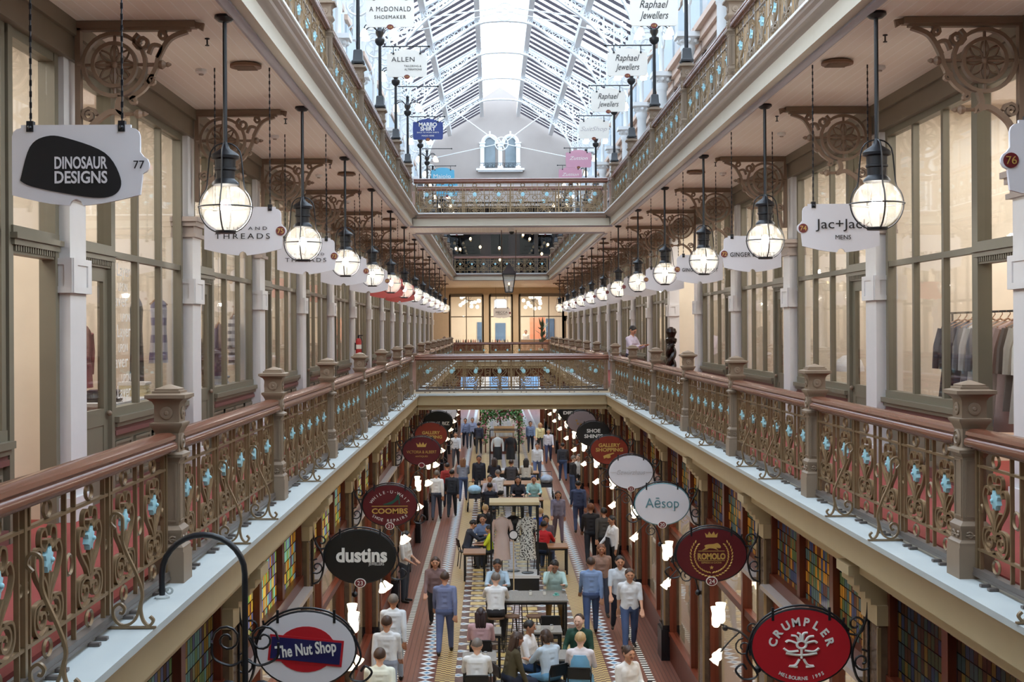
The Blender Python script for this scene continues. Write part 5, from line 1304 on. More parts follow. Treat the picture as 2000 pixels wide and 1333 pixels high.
    if not sit:                                # stand on the floor
        lo = min(min(p0.z - r0, p1.z - r1) for p0, r0, p1, r1, _ in J); J = [(p0 - Vector((0, 0, lo)), r0, p1 - Vector((0, 0, lo)), r1, t) for p0, r0, p1, r1, t in J]; hc = hc - Vector((0, 0, lo))
    b = MB()
    for p0, r0, p1, r1, t in J: capsule(b, p0, r0, p1, r1)
    me = bpy.data.meshes.new('body'); me.from_pydata(b.v, [], b.f)
    ob = bpy.data.objects.new('body', me)
    r = ob.modifiers.new('r', 'REMESH'); r.mode = 'VOXEL'; r.voxel_size = .0125
    sm = ob.modifiers.new('s', 'SMOOTH'); sm.factor = .5; sm.iterations = 3
    body = evaluated_mesh(ob, 'person'); bpy.data.meshes.remove(me)
    n = len(body.polygons); C = np.empty(n * 3); body.polygons.foreach_get('center', C); C = C.reshape(-1, 3)
    best = np.full(n, 1e9); tg = np.zeros(n, int)
    for p0, r0, p1, r1, t in J:
        p0a = np.array(p0); d = np.array(p1) - p0a; L2 = max(1e-9, d @ d); u = np.clip(((C - p0a) @ d) / L2, 0, 1)
        ds = np.linalg.norm(C - p0a - u[:, None] * d, axis=1) - (r0 + (r1 - r0) * u); m = ds < best; best[m] = ds[m]; tg[m] = t
    Hi = np.array(HR.transposed()); q = (C - np.array(hc)) @ Hi.T
    for s in (-1, 1): tg[(np.abs(q[:, 0] - s * .034) < .017) & (np.abs(q[:, 2] - .016) < .008) & (q[:, 1] < -.05)] = 4
    tg[(np.abs(q[:, 0]) < .026) & (np.abs(q[:, 2] + .062) < .007) & (q[:, 1] < -.05)] = 5
    for m in (skinmat(skin), cloth(top), cloth(bottom), mat('shoe_%d' % sum(shoe), shoe, .45), mat('eye_dark', (36, 28, 26), .3, vary=0), mat('lip', (168, 96, 88), .5, vary=0)): body.materials.append(m)
    body.polygons.foreach_set('material_index', tg.astype(np.int32)); body.polygons.foreach_set('use_smooth', [True] * n); body.update()
    o = link('person', body)
    # hair
    if hair != 'bald':
        b = MB(); U, V = 24, 9; vs_ = []
        for i in range(U):
            a = 2 * PI * i / U; front = max(0, -math.sin(a))            # -y is the face
            side_ = abs(math.cos(a)); vmax = 2.25 - 1.32 * front ** 1.5 - .35 * side_ * (1 - front) if hair != 'balding' else 2.2 - 1.85 * front ** .7
            if hair in ('long', 'pony', 'bob'): vmax = 2.45 - 1.45 * front ** 1.3
            v0 = .0
            for j in range(V + 1):
                v = v0 + (vmax - v0) * j / V; rr_ = 1.0 + .03 * math.sin(a * 5 + j)
                vs_.append(H(.098 * rr_ * math.sin(v) * math.cos(a), .012 + .112 * rr_ * math.sin(v) * math.sin(a), .028 + .108 * rr_ * math.cos(v)))
        b.add(vs_, [(i * (V + 1) + j, i * (V + 1) + j + 1, ((i + 1) % U) * (V + 1) + j + 1, ((i + 1) % U) * (V + 1) + j) for i in range(U) for j in range(V)])
        if hair == 'long':
            for x in (-.06, -.02, .02, .06): capsule(b, H(x, .07, .02), .05, H(x * 1.2, .095, -.22), .028)
            for s in (-1, 1): capsule(b, H(s * .088, .03, .02), .03, H(s * .09, .03, -.17), .022)
        if hair == 'bob':
            for x in (-.06, 0, .06): capsule(b, H(x, .065, .0), .05, H(x, .075, -.07), .04)
            for s in (-1, 1): capsule(b, H(s * .085, .01, .02), .03, H(s * .085, .0, -.06), .025)
        if hair == 'bun': b.ball(tuple(H(0, .13, .06)), .045, 10, 8)
        if hair == 'pony': capsule(b, H(0, .12, .04), .035, H(0, .15, -.14), .02)
        b.build('hair', hairmat(hairc), o, angle=60)
    if skirt is not None:
        b = MB(); z0, z1, fl = .98, skirt[1], skirt[2]
        b.lathe([(.14 + (fl - .14) * t + (.01 * math.sin(9 * t)), z0 + (z1 - z0) * t) for t in [i / 6 for i in range(7)]] + [(fl - .02, z1)], 18); b.build('skirt', cloth(skirt[0]), o)
    if apron is not None:
        b = MB(); b.prism([(-.16, .45), (-.10, 1.18), (.10, 1.18), (.16, .45)][::-1], -.185, -.165).build('apron', cloth(apron), o)
    if h != 1: o.scale = (h, h, h)
    return o
def head_at(x, y, z):
    """floor point under a head whose top, z above the floor, shows at pixel (x, y)"""
    Y = FPX * (EYE - z) / (y - 645 + (x - 961) * .0052); p = px(x, y, Y); return Vector((p.x, p.y, 0))
def put(o, at, rz, label, group=None): o.location = at; o.rotation_euler = (0, 0, rz); tag(o, label, 'person', group); return o
WLK = (.35, .10, .35, 0), (-.35, .10, .2, 0)
NAV, CHAR, JEAN, WH, LB = (34, 40, 58), (48, 50, 54), (64, 82, 120), (226, 228, 230), (168, 190, 206)
# --- the tables and their sitters
tabm = mat('grey_wood_top', (126, 120, 112), .5, vary=.25, scale=4, stretch=(10, 1, 1)); blkf = mat('black_steel', (22, 22, 24), .4, vary=.05); oak = mat('stool_wood', (104, 76, 56), .5, vary=.2); woodt = mat('warm_wood_top', (150, 108, 74), .45, vary=.2, scale=4, stretch=(1, 10, 1))
def table(x0, x1, y0, y1, h, m, label, apron_=False):
    t = empty('cafe_table', ((x0 + x1) / 2, (y0 + y1) / 2, 0)); w_, d_ = (x1 - x0) / 2, (y1 - y0) / 2
    MB().box(-w_, w_, -d_, d_, h - .035, h).build('table_top', m, t)
    for sx in (-1, 1):
        for sy in (-1, 1): MB().box(sx * (w_ - .04) - .025, sx * (w_ - .04) + .025, sy * (d_ - .04) - .025, sy * (d_ - .04) + .025, 0, h - .035).build('leg', blkf, t)
    MB().box(-w_ + .02, w_ - .02, -d_ + .01, -d_ + .04, h - .085, h - .035).box(-w_ + .02, w_ - .02, d_ - .04, d_ - .01, h - .085, h - .035).build('frame', blkf, t)
    tag(t, label, 'table', 'cafe tables on the ground floor'); return t
def stool():
    t = empty('bar_stool'); MB().lathe([(.0, .685), (.165, .685), (.175, .695), (.17, .72), (0, .725)], 18, cap=False).build('seat', oak, t)
    for a in range(4):
        c, s_ = math.cos(a * PI / 2 + .78), math.sin(a * PI / 2 + .78); MB().tube([(c * .12, s_ * .12, .69), (c * .21, s_ * .21, 0)], .011, 6).build('leg', blkf, t)
    MB().ring((0, 0, .25), .175, .009, 'Z', 18).build('foot_ring', blkf, t); return t
STL = Proto(stool())
def stool_at(x, y, lab): tag(STL.put((x, y, 0), RN.random()), lab, 'stool', 'bar stools of the cafe')
def chair():
    t = empty('cafe_chair'); MB().box(-.2, .2, -.2, .2, .44, .465).build('seat', blkf, t)
    for sx in (-1, 1):
        MB().tube([(sx * .17, -.18, .44), (sx * .19, -.20, 0)], .013, 6).build('leg', blkf, t); MB().tube([(sx * .17, .18, .44), (sx * .19, .23, 0)], .013, 6).build('leg', blkf, t)
    b = MB(); b.tube([(-.19, .19, .45), (-.21, .24, .70), (-.19, .26, .80), (.19, .26, .80), (.21, .24, .70), (.19, .19, .45)], .013, 6); b.build('back_frame', blkf, t)
    b = MB(); b.prism([(-.195, .60), (.195, .60), (.19, .79), (-.19, .79)][::-1], .235, .255); b.build('backrest', blkf, t); return t
CHR = Proto(chair())
def chair_at(x, y, rz, lab): tag(CHR.put((x, y, 0), rz), lab, 'chair', 'black cafe chairs')
def cup(at, lab):
    t = empty('coffee_cup', at); MB().lathe([(.07, 0), (.075, .01), (.03, .006)], 14).build('saucer', mat('teal_china', (120, 190, 180), .3), t); MB().lathe([(.025, .01), (.04, .05), (.037, .05), (.02, .015)], 12, cap=False).ring((.045, 0, .03), .014, .004, 'Y', 8, 4).build('cup', mat('teal_china', (120, 190, 180), .3), t); tag(t, lab, 'cup', None)
def jar(at, lab):
    t = empty('sugar_jar', at); MB().lathe([(.035, 0), (.035, .07), (.03, .08)], 12).build('jar', mat('jar_white', (226, 224, 216), .3), t); MB().lathe([(.033, .08), (.033, .095), (.01, .10)], 12).build('lid', mat('jar_lid', (150, 150, 150), .3, .7), t); tag(t, lab, 'jar', 'jars on the cafe tables')
table(-.72, 1.02, 27.0, 28.05, .97, tabm, 'long high grey-topped table on black legs, nearest bar table')
jar((.25, 27.6, .97), 'white sugar jar on the high grey table'); jar((.55, 27.62, .97), 'white sugar jar on the high grey table'); cup((.80, 27.55, .97), 'teal coffee cup on the right end of the high grey table')
for x, y, l in ((-.17, 26.75, 'brown round bar stool tucked under the front of the high grey table, left'), (.30, 26.75, 'brown round bar stool under the front of the high grey table, right'), (.05, 28.3, 'brown round bar stool behind the high grey table'), (.80, 28.42, 'bar stool under the man with his head in his hand'), (-.50, 26.62, 'bar stool under the man in the white shirt at the high table'), (-.46, 28.45, 'bar stool under the man in pale blue facing us')): stool_at(x, y, l)
put(person('stool', 3, WH, (36, 36, 42), hair='short', hairc=GRYH, lean=.12, seat=.735, armL=(.8, .2, .9, .3), armR=(.7, .2, .9, .3)), (-.50, 26.62, 0), PI, 'man in white shirt and dark trousers seen from behind at the high grey table')
put(person('stool', 2, LB, NAV, hair='short', hairc=BLKH, lean=.15, headpitch=.35, seat=.735, armL=(.6, .2, 1.0, .3), armR=(.6, .2, 1.0, .3)), (-.46, 28.45, 0), 0, 'man in pale blue shirt facing us across the high grey table')
put(person('stool', 2, (176, 202, 198), (138, 112, 74), hair='short', hairc=BLKH, lean=.22, headpitch=.5, seat=.735, armR=(.9, .1, 2.2, .4), armL=(.5, .2, 1.1, .3)), (.80, 28.42, 0), 0, 'man in pale teal shirt resting his head on his hand')
# small table with the woman in pink
table(-.95, -.40, 25.0, 25.6, .75, tabm, 'small grey table in front of the woman in pink')
p = head_at(936, 1197, 1.28); chair_at(p.x, p.y, PI, 'black chair under the woman in the pink blouse')
put(person('sit', 2, (196, 160, 164), NAV, hair='long', hairc=(44, 26, 30), seat=.465, armL=(.4, .15, 1.0, .3), armR=(.4, .15, 1.0, .3)), (p.x, p.y, 0), PI, 'long-haired woman in pink blouse seen from behind on a black chair')
table(-1.12, -.50, 22.95, 23.6, .75, tabm, 'small grey table nearest the camera, with two jars'); jar((-.80, 23.3, .75), 'white sugar jar on the nearest small table'); jar((-.70, 23.25, .75), 'white sugar jar on the nearest small table')
put(person('sit', 0, (224, 226, 226), (60, 60, 66), hair='short', hairc=GRYH, seat=.465, headpitch=.3, lean=.1, armL=(.5, .15, 1.0, .3), armR=(.5, .15, 1.0, .3)), (-.84, 22.05, 0), PI, 'grey-haired man in white shirt seen from behind at the lower edge'); chair_at(-.84, 22.05, PI, 'black chair under the grey-haired man at the lower edge')
put(person('sit', 2, (74, 66, 44), NAV, hair='long', hairc=BRNH, seat=.465, lean=.2), (-.28, 22.6, 0), 1.9, 'brown-haired woman in olive top beside the nearest small table'); chair_at(-.28, 22.6, 1.9, 'black chair under the woman in olive')
# right-hand group
table(.15, .80, 23.05, 23.75, .75, tabm, 'small grey table amid the group of four at the lower right'); jar((.60, 23.5, .75), 'white sugar jar on the group table')
table(.20, .80, 25.1, 25.7, .75, tabm, 'small grey table with candles before the high table'); jar((.35, 25.4, .75), 'white jar on the empty small table'); jar((.6, 25.35, .75), 'white jar on the empty small table')
chair_at(.62, 26.05, 0, 'empty black chair behind the empty small table')
P_ = head_at(1129, 1205, 1.30); put(person('sit', 3, (22, 62, 48), CHAR, hair='balding', hairc=BRNH, seat=.465, headyaw=-.2, armL=(.3, .2, .9, .2), armR=(.35, .25, .8, .1)), (P_.x, P_.y, 0), -.25, 'balding man in dark green shirt facing us'); chair_at(P_.x, P_.y, -.25, 'black chair under the man in green')
P_ = head_at(1130, 1246, 1.27); put(person('sit', 3, (222, 216, 220), (92, 150, 190), hair='short', hairc=BLNH, seat=.465, sleeve='half', armL=(.4, .2, .9, .3), armR=(.4, .2, .9, .3), skirt=((110, 166, 200), .45, .25)), (P_.x, P_.y, 0), PI - .15, 'short blond woman in white top seen from behind, pale blue skirt'); chair_at(P_.x, P_.y, PI - .15, 'black chair under the blond woman')
P_ = head_at(1027, 1220, 1.28); put(person('sit', 2, (228, 226, 226), (52, 84, 130), hair='short', hairc=BLKH, seat=.465, sleeve='half', headyaw=.2, armL=(.3, .15, .8, .1), armR=(.3, .15, .8, .1)), (P_.x, P_.y, 0), 1.15, 'dark-haired man in white shirt turned to the group table'); chair_at(P_.x, P_.y, 1.15, 'black chair under the man turned to the group table')
P_ = head_at(1073, 1240, 1.28); put(person('sit', 1, (186, 202, 216), (110, 160, 196), hair='bob', hairc=BRNH, seat=.465, sleeve='half', lean=.2, armL=(.5, .2, .8, .3), armR=(.4, .2, .8, .2)), (P_.x, P_.y, 0), PI + .6, 'brown-haired woman in pale blue top leaning to the group table'); chair_at(P_.x, P_.y, PI + .6, 'black chair under the brown-haired woman in pale blue')
# walkers near the camera
P_ = head_at(1221, 1260, 1.66); o = put(person('walk', 1, (228, 226, 222), (52, 54, 60), hair='bun', hairc=BRNH, armL=(.3, .12, 1.2, .4), armR=(.1, .1, .3, 0), h=.97), P_, .6, 'woman in white blouse with a bun, carrying a dark coffee cup')
def takeaway(at):
    t = empty('takeaway_cup', at); MB().lathe([(.028, 0), (.04, .11)], 12).build('cup', mat('cup_dark', (60, 54, 50), .5), t); MB().lathe([(.043, .11), (.043, .12), (.036, .135)], 12).build('lid', mat('cup_lid', (24, 24, 26), .4), t); tag(t, 'dark takeaway coffee cup in the hand of the woman with a bun', 'cup')
takeaway((P_.x + .33, P_.y - .27, 1.02))
def walkers(L):
    for x, y, z, kw, rz, lab in L: put(person(**kw), head_at(x, y, z), rz, lab)
walkers([
 (1227, 1108, 1.76, dict(pose='walk', skin=1, top=(214, 218, 224), bottom=JEAN, sleeve='half', hair='short', hairc=BRNH, armL=WLK[0], armR=WLK[1], h=1.02), 0, 'man in white tee and jeans walking towards us by the right shops'),
 (1208, 1083, 1.78, dict(pose='walk2', skin=1, top=(196, 204, 214), bottom=NAV, sleeve='half', hair='short', hairc=BLKH, armL=WLK[1], armR=WLK[0], h=1.03), 0, 'taller man in pale grey tee just behind the one in jeans'),
 (1152, 1090, 1.70, dict(pose='walk', skin=1, top=(126, 150, 190), bottom=JEAN, hair='short', hairc=BRNH, armL=WLK[0], armR=WLK[1]), PI, 'person in blue shirt and jeans walking away by the blue tile stripe'),
 (1172, 1062, 1.66, dict(pose='walk2', skin=2, top=(140, 112, 100), bottom=NAV, hair='long', hairc=(110, 70, 48), armL=WLK[1], armR=WLK[0], h=.97), 0, 'woman in brown top walking beside the blue-shirted person'),
 (866, 1118, 1.70, dict(pose='walk', skin=1, top=(112, 122, 158), bottom=(84, 96, 134), hair='short', hairc=BRNH, armL=WLK[0], armR=WLK[1]), PI, 'person in slate blue walking away on the left tiles'),
 (848, 1085, 1.68, dict(pose='walk2', skin=1, top=(120, 96, 96), bottom=CHAR, hair='long', hairc=BRNH, armL=WLK[1], armR=WLK[0], h=.97), 0, 'person in dull plum top walking on the left brown floor'),
 (765, 1158, 1.74, dict(pose='walk', skin=2, top=(214, 222, 230), bottom=(170, 186, 200), hair='short', hairc=GRYH, armL=WLK[0], armR=WLK[1]), PI, 'pale clothed walker behind the black oval sign, farthest of three'),
 (752, 1205, 1.70, dict(pose='walk2', skin=1, top=(222, 226, 230), bottom=(150, 160, 176), hair='short', hairc=BRNH, armL=WLK[1], armR=WLK[0]), PI, 'pale clothed walker at lower left, middle of three'),
 (738, 1268, 1.70, dict(pose='walk', skin=0, top=(220, 226, 214), bottom=(176, 180, 170), hair='short', hairc=BRNH, armL=WLK[0], armR=WLK[1]), PI, 'pale clothed walker at lower left, nearest of three'),
 (788, 1040, 1.72, dict(pose='stand', skin=1, top=(206, 204, 200), bottom=(54, 58, 66), sleeve='half', hair='short', hairc=BLKH, armL=(.2, .1, .9, .5), armR=(.15, .1, .8, .5)), 1.2, 'man in pale tee standing by the left shop with folded hands'),
 (851, 918, 1.78, dict(pose='walk', skin=2, top=(222, 226, 230), bottom=(58, 66, 84), hair='short', hairc=GRYH, armL=WLK[0], armR=WLK[1], h=1.03), PI, 'man in white shirt and grey trousers walking away on the left'),
 (872, 903, 1.74, dict(pose='walk2', skin=1, top=(150, 44, 44), bottom=(44, 52, 72), hair='short', hairc=BLKH, armL=WLK[1], armR=WLK[0]), PI, 'person in red top walking beside the man in white shirt'),
 (881, 918, 1.70, dict(pose='walk', skin=1, top=(42, 46, 56), bottom=(34, 40, 52), hair='short', hairc=BLKH, armL=WLK[0], armR=WLK[1]), PI, 'person all in dark clothes in front of the red-topped one'),
 (903, 896, 1.68, dict(pose='walk', skin=0, top=(132, 140, 158), bottom=JEAN, hair='long', hairc=(120, 82, 54), armL=(.5, .1, .8, .2), armR=(.5, .1, .8, .2)), PI, 'long-haired woman in grey blue pushing the pram'),
 (934, 891, 1.78, dict(pose='stand', skin=2, top=(30, 34, 46), bottom=(30, 34, 46), hair='short', hairc=BLKH, h=1.03), 0, 'man in dark suit standing behind the tables'),
 (889, 843, 1.74, dict(pose='walk', skin=1, top=(206, 212, 222), bottom=(60, 60, 70), hair='short', hairc=BRNH, armL=WLK[0], armR=WLK[1]), 0, 'person in pale shirt far along the left side'),
 (908, 817, 1.72, dict(pose='walk2', skin=1, top=(120, 134, 170), bottom=NAV, hair='short', hairc=BRNH, armL=WLK[1], armR=WLK[0]), 0, 'person in slate blue shirt far along beside the flower arch'),
 (922, 815, 1.74, dict(pose='walk', skin=1, top=(150, 162, 196), bottom=CHAR, hair='short', hairc=GRYH, armL=WLK[0], armR=WLK[1]), 0, 'person in light blue shirt close left of the flower arch'),
 (934, 826, 1.70, dict(pose='walk', skin=1, top=(40, 44, 62), bottom=CHAR, hair='short', hairc=BLKH, armL=WLK[0], armR=WLK[1]), PI, 'person in dark navy just left of the flower arch'),
 (1035, 823, 1.70, dict(pose='walk', skin=1, top=(122, 140, 176), bottom=NAV, hair='short', hairc=BRNH, armL=WLK[0], armR=WLK[1]), 0, 'person in mid blue right of the flower arch'),
 (1054, 827, 1.68, dict(pose='walk2', skin=1, top=(214, 206, 160), bottom=CHAR, hair='long', hairc=BLNH, armL=WLK[1], armR=WLK[0]), 0, 'blond person in pale yellow right of the flower arch'),
 (1070, 836, 1.76, dict(pose='walk', skin=1, top=(204, 206, 222), bottom=(56, 62, 96), hair='short', hairc=GRYH, armL=WLK[0], armR=WLK[1]), 0, 'man in pale lilac shirt and blue trousers on the right side'),
 (1048, 864, 1.74, dict(pose='walk', skin=1, top=(214, 218, 226), bottom=(96, 110, 150), hair='short', hairc=BRNH, armL=WLK[0], armR=WLK[1]), 0, 'person in loose white shirt right of the glass case'),
 (1098, 864, 1.74, dict(pose='walk2', skin=1, top=(52, 54, 64), bottom=JEAN, hair='short', hairc=BLKH, armL=WLK[1], armR=WLK[0]), PI, 'person in dark top and jeans walking away by the right pillars'),
 (1117, 890, 1.76, dict(pose='stand', skin=3, top=(34, 32, 36), bottom=(60, 74, 104), hair='short', hairc=GRYH), PI / 2 + .3, 'grey-haired man in black jumper standing by a right pillar'),
 (1130, 889, 1.72, dict(pose='stand', skin=3, top=(222, 220, 216), bottom=CHAR, hair='short', hairc=GRYH), -.6, 'older person in white beside the man in black jumper'),
 (1128, 940, 1.70, dict(pose='walk', skin=1, top=(66, 80, 118), bottom=(54, 66, 100), hair='short', hairc=BLKH, armL=WLK[0], armR=WLK[1]), PI, 'person in deep blue walking away right of the tables'),
 (1088, 958, 1.64, dict(pose='walk2', skin=1, top=(134, 132, 158), bottom=(110, 96, 112), hair='long', hairc=BRNH, armL=WLK[1], armR=WLK[0], h=.95), 0, 'small woman in mauve grey walking right of the near glass case'),
 (1152, 982, 1.78, dict(pose='walk', skin=2, top=(36, 32, 34), bottom=(34, 34, 40), hair='short', hairc=(120, 70, 44), armL=WLK[0], armR=WLK[1], h=1.03), PI, 'red-haired person in black walking away by the right pillars'),
 (1178, 990, 1.74, dict(pose='walk2', skin=1, top=(62, 58, 54), bottom=(42, 44, 44), hair='short', hairc=BLKH, armL=WLK[1], armR=WLK[0]), PI, 'person in dark brown jacket next to the red-haired one'),
 (1196, 1008, 1.74, dict(pose='stand', skin=2, top=(222, 220, 220), bottom=(34, 32, 34), hair='short', hairc=BLKH, armR=(.3, .2, .5, .1), apron=(36, 34, 38)), -1.2, 'waiter in white shirt and dark apron at a right shop door'),
])
# sitters around the middle tables
table(-.95, 1.15, 42.98, 43.75, .97, woodt, 'long wooden high table in mid distance, nearer of three'); table(-1.0, 1.2, 47.4, 48.6, .97, woodt, 'long wooden high table in mid distance, middle of three'); table(-.6, 1.3, 51.15, 51.95, .97, woodt, 'long wooden high table in mid distance, farthest of three')
table(-1.35, -.75, 34.0, 34.8, .75, woodt, 'small wooden table left of the near glass case'); table(.95, 1.5, 34.9, 35.6, .75, woodt, 'small wooden table right of the near glass case')
def sitters(L):
    for x, y, z, seat, kw, rz, lab, fur in L:
        P_ = head_at(x, y, z); put(person(pose='stool' if seat > .6 else 'sit', seat=seat, **kw), P_, rz, lab); stool_at(P_.x, P_.y, 'bar stool under the ' + lab.split(' seen')[0].split(' facing')[0]) if seat > .6 else chair_at(P_.x, P_.y, rz, 'black chair under the ' + lab.split(' seen')[0].split(' facing')[0])
AT = dict(armL=(.6, .2, .9, .3), armR=(.6, .2, .9, .3))
sitters([
 (955, 934, 1.52, .735, dict(skin=1, top=(176, 170, 178), bottom=CHAR, hair='short', hairc=BLKH, **AT), 0, 'man in checked grey shirt facing us at the middle table', 0),
 (955, 950, 1.52, .735, dict(skin=1, top=NAV, bottom=NAV, hair='short', hairc=BLKH, **AT), PI, 'man in navy seen from behind at the nearer wooden table', 0),
 (1010, 942, 1.42, .735, dict(skin=1, top=(38, 40, 52), bottom=CHAR, hair='long', hairc=BLKH, **AT), 0, 'dark-haired woman in black facing us at the nearer wooden table', 0),
 (1041, 935, 1.52, .735, dict(skin=1, top=(160, 204, 206), bottom=JEAN, hair='short', hairc=(46, 62, 100), **AT), 0, 'person in pale aqua facing us at the nearer wooden table', 0),
 (997, 914, 1.32, .735, dict(skin=1, top=(66, 64, 70), bottom=CHAR, hair='short', hairc=BRNH, **AT), PI, 'person in dark grey seen from behind at the farther tables', 0),
 (1026, 903, 1.48, .735, dict(skin=1, top=(206, 200, 190), bottom=CHAR, hair='long', hairc=BLKH, **AT), PI, 'long-haired woman in cream seen from behind at the farther tables', 0),
 (964, 902, 1.48, .735, dict(skin=1, top=(44, 42, 52), bottom=CHAR, hair='long', hairc=BRNH, **AT), PI, 'brown-haired woman in black seen from behind at the farther tables', 0),
 (972, 928, 1.45, .735, dict(skin=1, top=(222, 224, 228), bottom=CHAR, hair='short', hairc=GRYH, **AT), PI + .5, 'person in white seen from behind at the middle table', 0),
 (909, 1020, 1.28, .465, dict(skin=1, top=(44, 50, 66), bottom=(58, 62, 76), hair='short', hairc=BLKH, headpitch=.4, lean=.25, **AT), PI / 2 + .2, 'man in dark navy bent over the small wooden table', 0),
 (942, 1015, 1.22, .465, dict(skin=1, top=(110, 130, 168), bottom=CHAR, hair='short', hairc=BLKH, **AT), -.2, 'child in blue check facing us behind the small wooden table', 0),
 (955, 1032, 1.12, .465, dict(skin=1, top=(206, 214, 46), bottom=CHAR, hair='short', hairc=BLKH, sleeve='half', h=.88, **AT), -PI / 2, 'child in bright yellow top at the small wooden table', 0),
 (946, 990, 1.30, .465, dict(skin=3, top=(40, 38, 42), bottom=CHAR, hair='short', hairc=BLNH, sleeve='half', **AT), PI, 'blond person in black top seen from behind left of the case', 0),
 (1058, 1024, 1.28, .465, dict(skin=2, top=(186, 28, 36), bottom=JEAN, hair='short', hairc=BLKH, sleeve='half', lean=.12, **AT), PI / 2 + 1.2, 'man in bright red top seen from behind right of the case', 0),
 (1064, 1012, 1.28, .465, dict(skin=2, top=(96, 84, 90), bottom=CHAR, hair='short', hairc=BLKH, armR=(.8, .2, 1.8, .3)), 0, 'man resting his chin facing us behind the one in red', 0),
 (1053, 1002, 1.22, .465, dict(skin=3, top=(52, 84, 176), bottom=CHAR, hair='short', hairc=BLNH), PI, 'blond person in strong blue seen from behind right of the case', 0),
])
# people on the lower gallery
P_ = px(1233, 632, 36.6); o = put(person('stand', 1, (206, 196, 216), (44, 44, 60), hair='short', hairc=BLKH, headpitch=.5, armL=(.5, .08, 1.3, .35), armR=(.45, .08, 1.35, .35), h=1.05), (P_.x, P_.y, F1), .9, 'man in lilac shirt looking at his phone on the right gallery')
t = MB().box(-.035, .035, -.075, .075, -.005, .005).build('mobile_phone', ink, None, (P_.x + .22, P_.y - .35, F1 + 1.23)); tag(t, 'dark phone held by the man in the lilac shirt', 'phone')
P_ = px(1411, 650, 22.6); put(person('stand', 1, (120, 134, 190), (40, 36, 52), hair='short', hairc=BLKH), (5.4, 23.2, F1), PI / 2, 'person in blue behind a right gallery shop window')
put(person('stand', 1, (228, 226, 222), CHAR, hair='short', hairc=BRNH), (XE(1030), YB + 4.2, G1), 0, 'shop assistant in white at the far end counter')
put(person('sit', 1, (60, 58, 60), CHAR, hair='short', hairc=BLKH, seat=.465), (XE(852) + .8, YB - 6.5, G1), 0, 'seated person in dark clothes at the far left end of the gallery'); chair_at(0, 0, 0, 'black chair at the far left end of the gallery'); bpy.data.objects[sorted(o_.name for o_ in bpy.data.objects if o_.name.startswith('cafe_chair'))[-1]].location = (XE(852) + .8, YB - 6.5, G1)
# ---------------------------------------------------------------- display cases, prams, flower arch
caseglass = glass('case_glass', (250, 252, 253), .015)
def case(x, y, w_, d_, h_, label):
    t = empty('display_case', (x, y, 0)); a, c = w_ / 2, d_ / 2
    MB().box(-a, a, -c, c, 0, .32).build('plinth', blkf, t); MB().box(-a - .01, a + .01, -c - .01, c + .01, .32, .40).build('floor_plate', offwhite, t)
    b = MB()
    for sx in (-1, 1):
        for sy in (-1, 1): b.box(sx * (a - .025) - .025, sx * (a - .025) + .025, sy * (c - .025) - .025, sy * (c - .025) + .025, .4, h_)
    b.box(-a, a, -c, -c + .05, h_ - .03, h_); b.box(-a, a, c - .05, c, h_ - .03, h_); b.box(-a, -a + .05, -c, c, h_ - .03, h_); b.box(a - .05, a, -c, c, h_ - .03, h_); b.build('frame', blkf, t)
    if x == 0: MB().box(-a - .02, a + .02, -c - .02, c + .02, h_, h_ + .07).build('top_box', mat('case_top', (196, 178, 140), .4), t)
    for sy in (-1, 1): y0 = sy * (c - .02); MB().box(-a + .05, a - .05, y0 - .004, y0 + .004, .42, h_ - .03).build('pane', caseglass, t)
    tag(t, label, 'display case', 'glass display cases'); return t
def dress_form(at, m, long_, label, sleeves=True, skirtm=None, rz=0):
    t = empty('dress_form', at, rz)
    MB().lathe([(.16, 0), (.16, .02), (.03, .04)], 14).tube([(0, 0, .03), (0, 0, .6)], .015, 6).build('stand', blkf, t)
    sec = [(1.46, .05, .05), (1.42, .12, .07), (1.38, .185, .09), (1.25, .19, .115), (1.10, .15, .10), (1.02, .145, .10)]
    low = [(.90, .185, .13), (.7, .20, .15), (.5, .215, .16), (.36, .23, .17)] if long_ else [(.92, .18, .12), (.80, .19, .13)]
    def loft(S, m_, nm):
        b = MB(); n = 18; v = []; f = []
        for z, rx, ry in S:
            for j in range(n): a = 2 * PI * j / n; k = 1 + (.04 * math.sin(a * 6 + z * 9) if z < 1.0 else 0); v.append((rx * k * math.cos(a), ry * k * math.sin(a), z))
        for i in range(len(S) - 1): f += [(n * i + j, n * i + (j + 1) % n, n * (i + 1) + (j + 1) % n, n * (i + 1) + j) for j in range(n)]
        f += [tuple(range(n)), tuple(range(n * (len(S) - 1), n * len(S)))]; b.add(v, f); b.build(nm, m_, t)
    loft(sec + low, m, 'garment')
    if skirtm: loft([(1.03, .15, .105), (.9, .19, .13), (.7, .2, .14), (.45, .21, .15)], skirtm, 'skirt')
    if sleeves:
        for s in (-1, 1): MB().tube([(s * .17, 0, 1.37), (s * .235, .0, 1.2), (s * .255, -.03, 1.0), (s * .25, -.06, .82)], [.055, .055, .05, .042], 8).build('sleeve', m, t)
    MB().lathe([(.045, 1.45), (.045, 1.52), (.03, 1.54)], 10).build('neck', mat('form_linen', (206, 190, 164), .7), t)
    tag(t, label, 'mannequin', 'dress forms in the cases')
